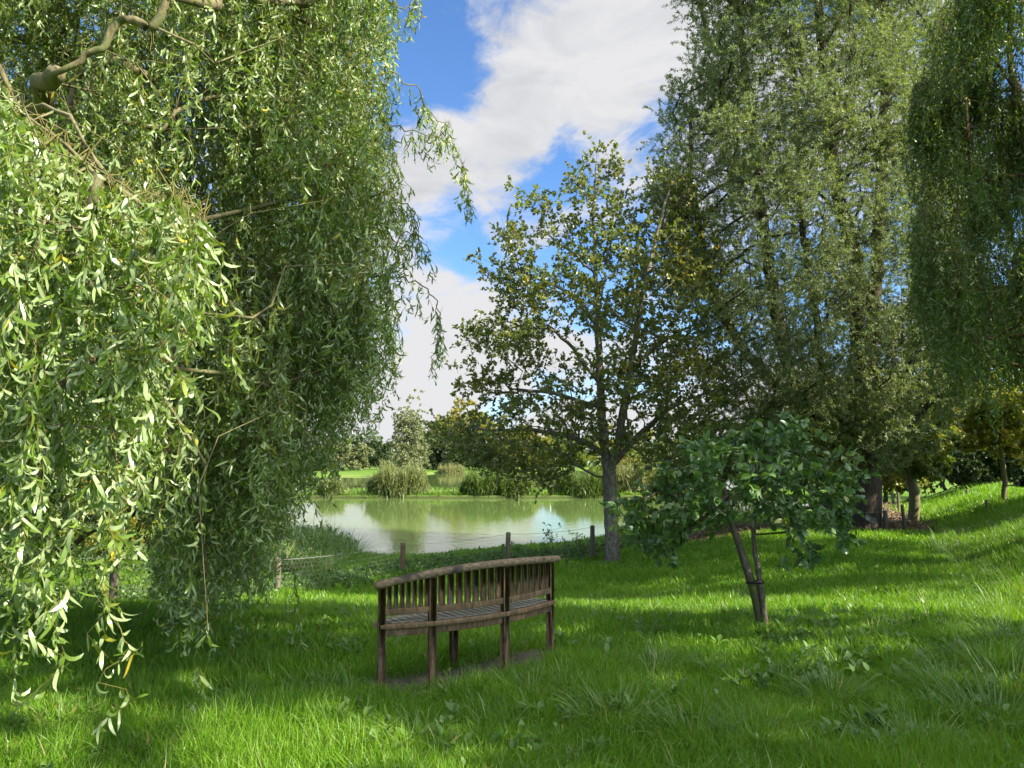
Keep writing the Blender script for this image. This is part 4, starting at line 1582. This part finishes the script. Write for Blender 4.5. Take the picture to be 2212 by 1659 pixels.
for i in range(1, len(FP) - 2):
    a, b = tops_[i] - (0, 0, .035), tops_[i + 1] - (0, 0, .035)
    L_ = np.linalg.norm((b - a)[:2])
    nc = int(L_ / .085)
    nr = 8
    segs = []
    for r_ in range(nr + 1):
        for c in range(nc):
            t0, t1, t2 = c / nc, (c + .5) / nc, (c + 1) / nc
            def pt(t, rr):
                q = a + (b - a) * t
                q = q - np.array([0, 0, 4 * .05 * t * (1 - t)])
                return q - np.array([0, 0, rr * .085])
            s = .021
            if r_ % 2 == 0:
                segs += [(pt(t0, r_), pt(t1, r_ - s / .085)), (pt(t1, r_ - s / .085), pt(t2, r_)), (pt(t0, r_), pt(t0, r_ + .5))]
            else:
                segs += [(pt(t0, r_ - .25), pt(t1, r_)), (pt(t1, r_), pt(t2, r_ - .25)), (pt(t1, r_), pt(t1, r_ + .75))]
    segs = np.array(segs)
    V, Fq = tubes(segs, np.full((len(segs), 2), .0012), 3)
    g.add(V, Fq)
g.build('netting', M['wire'], root)

for (u, v, vt, Y, r, lab, ln) in ((1945, 1118, 1062, 20.6, .045, 'thin leaning stake in the leaf litter beside the short fence post', -.10), (1897, 1072, 1048, 34, .05, 'small stake at the far end of the leaf-strewn path, nearest the big trunk', -.08), (1922, 1076, 1048, 32, .05, 'stake where the path bends, second from the big trunk', -.1),
                               (1932, 1084, 1046, 28, .045, 'pale stake on the left of the path bend', .0), (2080, 1062, 1040, 27, .05, 'short stake on the top edge of the grassy bank', 0.0), (2120, 1090, 1062, 21, .04, 'low stake close beside the drooping sapling', 0.02)):
    x = xat(u, Y)
    gq, tp = post_mesh(x, Y, (v - vt) * Y / F, r, (ln, 0))
    tag(gq.build('stake', M['post'], None, True, origin=(x, Y, gz(x, Y))), lab, 'stake', 'stakes along the path')
gq, tp = post_mesh(xat(1186, 63), 63, 1.1, .07, (.08, 0))
tag(gq.build('post', M['post_white'], None, True), 'white leaning post on the strip between the ponds', 'post')
gq, tp = post_mesh(xat(1123, 56.9), 56.9, .75, .06, (0, 0))
# small slanted board fixed in front of the big trunk
bx_, by_ = xat(1872, 20.0), 20.0
root = empty('notice_board', (bx_, by_, gz(bx_, by_)), 'small pale slanted board on a peg at the foot of the big dark trunk', 'board')
g = Geo()
z = float(gz(bx_, by_))
add_tube(g, [(bx_, by_, z - .1), (bx_, by_, z + .30)], .018, 6)
g.build('peg', M['post'], root)
g = Geo()
box(g, (0, 0, 0), (.15, .09, .012))
o = g.build('panel', M['post_white'], root)
o.location = (0, -.02, .34)
o.rotation_euler = (math.radians(50), math.radians(22), 0)


# ------------------------------------------------------------------ bench
def bench():
    cz = float(gz(*BENCH_C))
    root = empty('garden_bench', (*BENCH_C, 0), 'weathered curved wooden bench with slatted back, seen from behind, facing the pond', 'bench')
    H = .78

    def W(s, n, z):
        q = BENCH_C + CHORD * s + CNORM * n
        return np.array((q[0], q[1], z))

    def nb(s):
        return .155 * (1 - (s / H) ** 2)

    def nf(s):
        return -.29 * np.sqrt(max(1 - (s / (H + .055)) ** 2, 0))

    zpoly = np.polyfit([0, .1, .21, .4, .63, .85, 1], [.750, .780, .806, .832, .836, .822, .804], 3)

    def zr(s):
        return float(np.polyval(zpoly, (s + H) / (2 * H)))

    def sweep(pts, w, h, mat, name, rnd=.3, endcap=True):
        """Rounded bar along pts, kept upright."""
        pts = np.array(pts)
        T = norm(np.gradient(pts, axis=0))
        A = norm(np.cross(T, np.array([0, 0, 1.0])))
        U = np.cross(A, T)
        prof = []
        for cx_, cy_, a0 in ((1, 1, 0), (-1, 1, 90), (-1, -1, 180), (1, -1, 270)):
            for k in range(4):
                t = math.radians(a0 + 30 * k)
                rr = min(w, h) * rnd
                prof.append((cx_ * (w / 2 - rr) + rr * math.cos(t), cy_ * (h / 2 - rr) + rr * math.sin(t)))
        prof = np.array(prof)
        sc = np.ones(len(pts))
        if endcap:
            sc[0] = sc[-1] = .72
        V = pts[:, None, :] + (A[:, None, :] * prof[None, :, 0:1] + U[:, None, :] * prof[None, :, 1:2]) * sc[:, None, None]
        K, S = len(pts), len(prof)
        k, j = np.meshgrid(np.arange(K - 1), np.arange(S), indexing='ij')
        j2 = (j + 1) % S
        q = np.stack([k * S + j, k * S + j2, (k + 1) * S + j2, (k + 1) * S + j], -1).reshape(-1, 4)
        g = Geo()
        g.add(V.reshape(-1, 3), q)
        g.add(V[0], np.arange(S)[::-1][None])
        g.add(V[-1], np.arange(S)[None])
        return g.build(name, mat, root, True) if name else g

    ss = np.linspace(-H - .045, H + .085, 41)
    sr = np.concatenate([[ss[0] - .012], ss, [ss[-1] + .012]])
    sweep([W(s, nb(s) + .005, zr(s) - .02) for s in sr], .085, .052, M['bench_rail'], 'top_rail', .42)
    # lower back rail
    sl = np.linspace(-H + .01, H - .01, 31)
    sweep([W(s, nb(s), .529) for s in sl], .030, .046, M['bench'], 'lower_rail', .15, False)
    # apron: moulded edge above, plain board below, set back
    sweep([W(s, nb(s) + .012, .428) for s in np.linspace(-H - .02, H + .03, 31)], .050, .036, M['bench'], 'seat_edge', .25)
    sweep([W(s, nb(s) - .008, .381) for s in np.linspace(-H + .02, H - .02, 31)], .028, .050, M['bench'], 'apron', .12, False)
    sweep([W(s, nf(s) + .02, .428) for s in np.linspace(-H - .035, H + .04, 41)], .045, .036, M['bench_rail'], 'seat_edge', .25)
    sweep([W(s, nf(s) + .05, .381) for s in np.linspace(-H + .03, H - .03, 31)], .026, .06, M['bench'], 'apron', .12, False)
    # seat: boards from back arc to front arc
    g = Geo()
    s = -H + .035
    while s < H - .02:
        a, b = nf(s) + .03, nb(s) - .02
        if b - a > .06:
            c = W(s, (a + b) / 2, .441)
            box(g, c, (.0245, (b - a) / 2, .009), math.atan2(CHORD[1], CHORD[0]), tint=rng.random())
        s += .0635
    g.build('seat', M['bench_seat'], root)
    # back slats
    posts = [-H, -.43, .20, H]
    g = Geo()
    for (a, b, n) in ((posts[0], posts[1], 7), (posts[1], posts[2], 8), (posts[2], posts[3], 7)):
        for k in range(n):
            s = a + (b - a) * (k + 1) / (n + 1)
            z0, z1 = .553, zr(s) - .044
            th = math.atan2(CHORD[1], CHORD[0]) - math.atan(2 * .155 * s / H ** 2) * -1
            box(g, W(s, nb(s), (z0 + z1) / 2), ((b - a) / (n + 1) * .355, .008, (z1 - z0) / 2), th)
    g.build('backrest', M['bench'], root)
    # legs and posts
    for s in posts:
        p = W(s, nb(s) - (.0 if abs(s) < .7 else .012), 0)
        gzv = float(gz(p[0], p[1]))
        zt = zr(s) - .045
        g = Geo()
        th = math.atan2(CHORD[1], CHORD[0]) + math.atan(2 * .155 * s / H ** 2)
        box(g, (p[0], p[1], (zt + gzv - .03) / 2), (.029, .027, (zt - gzv + .03) / 2), th)
        g.build('leg', M['bench'], root)
    p = W(-.03, nf(-.03) + .055, 0)
    gzv = float(gz(p[0], p[1]))
    g = Geo()
    box(g, (p[0], p[1], (.43 + gzv - .03) / 2), (.030, .028, (.43 - gzv + .03) / 2), math.atan2(CHORD[1], CHORD[0]))
    g.build('leg', M['bench'], root)


bench()

# ------------------------------------------------------------------ grass


def grass_field():
    g = Geo()
    N = 760000
    # more blades close by, fewer and wider ones farther off
    d = (math.sqrt(2.3) + rng.random(N) * (math.sqrt(31) - math.sqrt(2.3))) ** 2
    a = rng.uniform(-.80, .80, N)
    x, y = d * a, d
    keep = water_sd(x, y) > .15
    keep &= rng.random(N) > np.exp(-(np.maximum(path_d(x, y) - .5, 0) / .45) ** 2)
    bd = bench_d(x, y)
    keep &= rng.random(N) > .98 * np.exp(-(np.maximum(bd - .13, 0) / .06) ** 2)
    clump = .5 + .5 * np.sin(x * 5.1 + 2 * np.sin(y * 3.3)) * np.sin(y * 4.7 + 1.5 * np.sin(x * 2.9))
    keep &= rng.random(N) < .55 + .5 * clump
    x, y, d, clump = x[keep], y[keep], d[keep], clump[keep]
    n = len(x)
    z = gz(x, y)
    patch = .5 + .5 * wob(x * 1.7, y * 1.7)
    h = (.050 + .055 * patch + .035 * clump) * rng.uniform(.55, 1.3, n)
    longm = sstep(.35, .75, wob(x * .9 + 3, y * .9))
    h *= 1.3 + .6 * longm
    xf = 5.1 + (y - 7.4) * .47
    onbank = sstep(-.5, .8, x - xf) * (1 - sstep(2.6, 3.4, x - xf))
    h *= 1 + .8 * onbank
    flat = sstep(2.8, 3.6, x - xf)
    h *= 1 - .6 * flat
    wd = .0056 * np.maximum(1, d / 4.5) * rng.uniform(.7, 1.3, n)
    D = norm(np.stack([rng.normal(size=n) * .42 + .30 * wob(y * 1.9, x * 2.1), rng.normal(size=n) * .42 + .25 * wob(x * 2.3 + 4, y * 1.7), np.ones(n)], -1))
    V, Fq, k = ribbons(np.stack([x, y, z - .008], -1), D, perp(D), h, wd, rng.uniform(.1, 1.5, n), 2, prof=np.array([.9, .75, .06]))
    tint = np.clip(.30 + .25 * patch + .15 * wob(x * .6, y * .6 + 2) + rng.normal(size=n) * .24, 0, .93)
    tint[rng.random(n) > .975] = 1
    g.add(V, Fq, np.repeat(tint, k))
    tag(g.build('grass', M['grass']), 'lush green lawn grass around the bench', 'grass', kind='stuff')
    # far banks: sparse coarse tufts
    g = Geo()
    n = 42000
    x = rng.uniform(-40, 30, n)
    y = np.concatenate([rng.uniform(57.3, 69, n // 2), rng.uniform(28, 60, n - n // 2)])
    sd = water_sd(x, y)
    k_ = sd > .05
    x, y = x[k_], y[k_]
    n = len(x)
    D = norm(np.stack([rng.normal(size=n) * .4, rng.normal(size=n) * .4, np.ones(n)], -1))
    edge = np.exp(-(water_sd(x, y) / .7) ** 2)
    V, Fq, k = ribbons(np.stack([x, y, gz(x, y) - .01], -1), D, perp(D), (.10 + .28 * edge) * rng.uniform(.5, 1.4, n), .05, rng.uniform(.2, 1.2, n), 2)
    g.add(V, Fq, np.repeat(rng.random(n) * .93, k))
    tag(g.build('grass', M['grass']), 'rough grass on the strip between the ponds', 'grass', kind='stuff')


grass_field()


def blades(g, c, n, r0, hmin, hmax, w, lean=.6, curl=(.6, 2.0), tb=.5):
    """A tussock: long blades arching outward from c."""
    a = rng.uniform(0, 2 * PI, n)
    rr = r0 * np.sqrt(rng.random(n))
    x, y = c[0] + rr * np.cos(a), c[1] + rr * np.sin(a)
    z = gz(x, y)
    out = np.stack([np.cos(a), np.sin(a), np.zeros(n)], -1)
    D = norm(out * (lean * rng.uniform(.2, 1.2, n))[:, None] + rand_unit(n) * .25 + np.array([0, 0, 1.0]))
    Nn = norm(out + rand_unit(n) * .3 - D * (out * D).sum(-1, keepdims=True))
    V, Fq, k = ribbons(np.stack([x, y, z - .01], -1), D, Nn, rng.uniform(hmin, hmax, n), w * rng.uniform(.7, 1.2, n), rng.uniform(*curl, n), 5, prof=np.array([.8, 1, .9, .7, .45, .05]))
    tint = np.clip(tb + rng.normal(size=n) * .2, 0, .94)
    tint[rng.random(n) > .95] = 1
    g.add(V, Fq, np.repeat(tint, k))


g = Geo()
for (u, v, n, r0, h) in ((1330, 1560, 200, .22, .34), (1420, 1450, 220, .28, .30), (1800, 1520, 200, .20, .36), (1540, 1330, 120, .25, .22), (1150, 1500, 110, .2, .26), (1500, 1600, 150, .2, .3), (1650, 1600, 150, .25, .28), (1990, 1620, 150, .25, .32), (700, 1500, 100, .25, .24), (900, 1600, 110, .2, .24), (520, 1560, 110, .2, .26),
                         (2050, 1500, 150, .25, .4), (2130, 1450, 150, .3, .45), (2180, 1400, 160, .3, .5), (2200, 1330, 160, .35, .45), (2150, 1560, 160, .3, .42), (2100, 1330, 110, .3, .35), (2190, 1500, 150, .3, .5), (2200, 1250, 150, .4, .4), (1260, 1400, 80, .2, .2), (300, 1480, 100, .3, .22), (130, 1560, 110, .25, .24), (1720, 1400, 80, .2, .2)):
    d = raydir(u, v)
    t = -CAMZ / d[2]
    c = d[:2] * t
    c2 = c
    for _ in range(4):
        zz_ = float(gz(c2[0], c2[1]))
        c2 = d[:2] * ((zz_ - CAMZ) / d[2])
    blades(g, c2, n, r0, h * .5, h, .0065 if v > 1400 else .008, tb=rng.uniform(.3, .7))
# scattered small tufts over the lawn
for _ in range(420):
    yy = rng.uniform(2.8, 14)
    xx = yy * rng.uniform(-.75, .75)
    if water_sd(np.array([xx]), np.array([yy]))[0] < .4 or bench_d(xx, yy) < .35:
        continue
    blades(g, (xx, yy), 30, .11, .10, .27, .006 * max(1, yy / 5), tb=rng.uniform(.25, .75))
# the rank slope of the bank
for _ in range(240):
    yy = rng.uniform(4.6, 19)
    xf = 5.1 + (yy - 7.4) * .47
    blades(g, (xf + rng.uniform(-.2, 2.7), yy), 36, .25, .15, .42, .008 * max(1, yy / 9), tb=rng.uniform(.25, .8))
# the far bank of the ditch, the grassy point and the pond edge
for _ in range(330):
    xx, yy = rng.uniform(-13, -4.2), rng.uniform(17.4, 30)
    s = float(water_sd(np.array([xx]), np.array([yy]))[0])
    if s < .1:
        continue
    blades(g, (xx, yy), 36, .35, .35, 1.0 if xx > -8 else .6, .016, lean=.7, tb=rng.uniform(.3, .9))
for _ in range(150):
    t = rng.random()
    xx = -5 + 14 * t
    yy = np.interp(xx, [-5, -3.1, 0, 2.9, 5, 6.7, 9], [21.0, 20.6, 22.8, 24.6, 25.3, 26.2, 27]) - rng.uniform(.3, 2.2)
    blades(g, (xx, yy), 30, .3, .08, .24, .011, tb=rng.uniform(.3, .8))
for _ in range(420):
    xx = rng.uniform(-32, 16)
    yy = 57.6 + abs(rng.normal()) * .9 if rng.random() < .7 else rng.uniform(58, 66)
    if np.sin(xx * .9) + np.sin(xx * 2.3 + 1) < -.2 and rng.random() < .8:
        continue
    blades(g, (xx, yy), 22, .45, .2, .75, .045, lean=.6, tb=rng.uniform(.3, .9))
tag(g.build('tall_grass', M['long_grass']), 'long arching grass in tussocks on lawn, bank and pond edge', 'grass', kind='stuff')


# ------------------------------------------------------------------ broad-leaved weeds
def hit(u, v):
    d = raydir(u, v)
    c = d[:2] * (-CAMZ / d[2])
    for _ in range(8):
        c = d[:2] * ((float(gz(c[0], c[1])) - CAMZ) / d[2])
    return c


def rosettes(g, X, Y, nl, ll, lw, el=(.15, .9), curl=.9):
    n = len(X)
    X, Y = np.repeat(X, nl), np.repeat(Y, nl)
    m = len(X)
    a = rng.uniform(0, 2 * PI, m)
    e = rng.uniform(*el, m)
    D = np.stack([np.cos(a) * np.cos(e), np.sin(a) * np.cos(e), np.sin(e)], -1)
    Nn = np.stack([-np.cos(a) * np.sin(e), -np.sin(a) * np.sin(e), np.cos(e)], -1)
    s = rng.uniform(.6, 1.2, m)
    p = np.stack([X, Y, gz(X, Y) + rng.uniform(.0, .06, m)], -1) + D * .03
    V, Fq, k = folded(p, D, Nn, ll * s, lw * s, -rng.uniform(.1, 1, m) * curl, .25)
    g.add(V, Fq, np.repeat(np.clip(rng.normal(size=m) * .22 + .5, 0, 1), k))


g = Geo()
cs = []
for (u, v, su, sv, n) in ((1760, 1360, 90, 40, 60), (1850, 1400, 90, 40, 40), (1650, 1390, 60, 25, 26), (1950, 1430, 120, 40, 34), (1880, 1600, 70, 40, 14), (1700, 1480, 80, 30, 26), (2120, 1420, 90, 90, 50), (600, 1380, 160, 60, 46), (1100, 1560, 160, 60, 26), (900, 1600, 100, 30, 12), (1300, 1380, 90, 30, 22), (320, 1370, 180, 20, 40)):
    for _ in range(n):
        cs.append(hit(u + rng.normal() * su, min(max(v + rng.normal() * sv, 1250), 1650)))
cs = np.array(cs)
cs = cs[(bench_d(cs[:, 0], cs[:, 1]) > .3) & (water_sd(cs[:, 0], cs[:, 1]) > .3)]
rosettes(g, cs[:, 0], cs[:, 1], 6, .075, .040, el=(.4, 1.2))
y = rng.uniform(2.7, 11, 420)
x = y * rng.uniform(-.74, .74, 420)
k = bench_d(x, y) > .35
rosettes(g, x[k], y[k], 5, .045, .028, el=(.4, 1.1))
bx2, by2 = hit(1880, 1580)
rosettes(g, np.full(2, bx2) + np.array([0, .08]), np.full(2, by2), 5, .11, .09, el=(.5, 1.1))
tag(g.build('weeds', M['weed'], None, True), 'broad-leaved weeds and docks growing in the lawn', 'weeds', kind='stuff')

# nettles and brambles along the pond fence and the ditch
g = Geo()
n = 1700
t = rng.random(n)
fx = np.interp(t, np.linspace(0, 1, 7), [-9, -6.4, -4.3, -2.3, 0, 2.2, 6.5])
fy = np.interp(t, np.linspace(0, 1, 7), [11.0, 13.0, 15.6, 18.4, 20.0, 21.2, 23.2])
fx = fx + rng.normal(size=n) * .45
fy = fy + rng.normal(size=n) * .6 + .1
k = water_sd(fx, fy) > .1
fx, fy = fx[k], fy[k]
extra_x = rng.uniform(-13, -5, 700)
extra_y = rng.uniform(17.6, 20.5, 700)
k = water_sd(extra_x, extra_y) > .1
fx, fy = np.r_[fx, extra_x[k]], np.r_[fy, extra_y[k]]
px_ = rng.uniform(-10, -4.5, 900)
py_ = rng.uniform(18, 27, 900)
k = water_sd(px_, py_) > .15
npr = int(k.sum())
fx, fy = np.r_[fx, px_[k]], np.r_[fy, py_[k]]
n = len(fx)
hh = rng.uniform(.07, .22, n) * (1 + .9 * (rng.random(n) > .86)) * np.where(fx < -5, 1.5, 1)
hh[-npr:] = rng.uniform(.25, .65, npr)
base = np.stack([fx, fy, gz(fx, fy)], -1)
dd = norm(rand_unit(n) * .35 + np.array([0, 0, 1.0]))
twig_leaves(g, g, base, dd, hh, 16, .075, .040, up=.15, sag=.15, spread=1.0, kind='rib', curl=.5, twig_r=.003)
tag(g.build('undergrowth', M['weed']), 'nettles and brambles along the pond fence and ditch banks', 'undergrowth', kind='stuff')

for (u, v, hgt, lab) in ((1190, 1200, .85, 'tall branching weed standing up against the pond between two fence posts'), (1250, 1195, .6, 'thin tall weed close to the right fence post')):
    Y = 20.6
    x = xat(u, Y)
    z = float(gz(x, Y))
    root = empty('tall_weed', (x, Y, z), lab, 'plant', 'tall weeds by the pond fence')
    gl, gw = Geo(), Geo()
    sk = Skel()
    sk.chain([(x, Y, z - .03), (x + .02, Y, z + hgt * .5), (x - .02, Y, z + hgt)], sub=4, wander=.008)
    att = np.array([(x + rng.normal() * .14, Y + rng.normal() * .12, z + hgt * rng.uniform(.25, 1.0)) for _ in range(18)])
    sk.grow(att, up=.6, wl=.1, wander=.01, step=.1)
    sk.mesh(gw, sk.radii(.009, .003))
    twig_leaves(gl, gw, np.repeat(att, 2, 0), rand_unit(36) + np.array([0, 0, .6]), .14, 7, .07, .026, spread=.8, kind='rib', curl=.5, twig_r=.003)
    gw.build('stem', M['twig'], root)
    gl.build('foliage', M['weed'], root)

# fallen leaves on the path
g = Geo()
n = 9000
t = rng.random(n) ** 1.3
f = t * (len(PATH) - 1)
i0 = np.minimum(f.astype(int), len(PATH) - 2)
w = (f - i0)[:, None]
p = PATH[i0] * (1 - w) + PATH[i0 + 1] * w + rng.normal(size=(n, 2)) * np.array([.75, .65])
p = np.vstack([p, np.stack([rng.normal(11.6, 1.0, 1500), rng.normal(21.5, 1.0, 1500)], -1)])
n = len(p)
k = water_sd(p[:, 0], p[:, 1]) > .2
p = p[k]
n = len(p)
D = norm(rand_unit(n) * np.array([1, 1, .35]))
V, Fq, k = ribbons(np.c_[p, gz(p[:, 0], p[:, 1]) + rng.uniform(.01, .05, n)], D, norm(rand_unit(n) * .5 + np.array([0, 0, 1])), rng.uniform(.08, .16, n), rng.uniform(.03, .06, n), rng.normal(size=n), 2)
g.add(V, Fq, np.repeat(rng.random(n), k))
tag(g.build('fallen_leaves', M['litter']), 'dry brown leaves covering the path by the big trunk', 'leaves', kind='stuff')

# narrow willow leaves dropped on the lawn under the near willow
g = Geo()
n = 420
x = rng.normal(-2.6, 1.8, n)
y = rng.uniform(2.9, 9, n)
D = norm(rand_unit(n) * np.array([1, 1, .3]))
V, Fq, k = ribbons(np.c_[x, y, gz(x, y) + rng.uniform(.03, .11, n)], D, norm(rand_unit(n) * .5 + np.array([0, 0, 1])), rng.uniform(.06, .11, n), .014, rng.normal(size=n), 3)
g.add(V, Fq, np.repeat(rng.random(n), k))
tag(g.build('fallen_leaves', M['leaf_yellow']), 'narrow yellowing leaves scattered in the lawn under the near willow', 'leaves', kind='stuff')
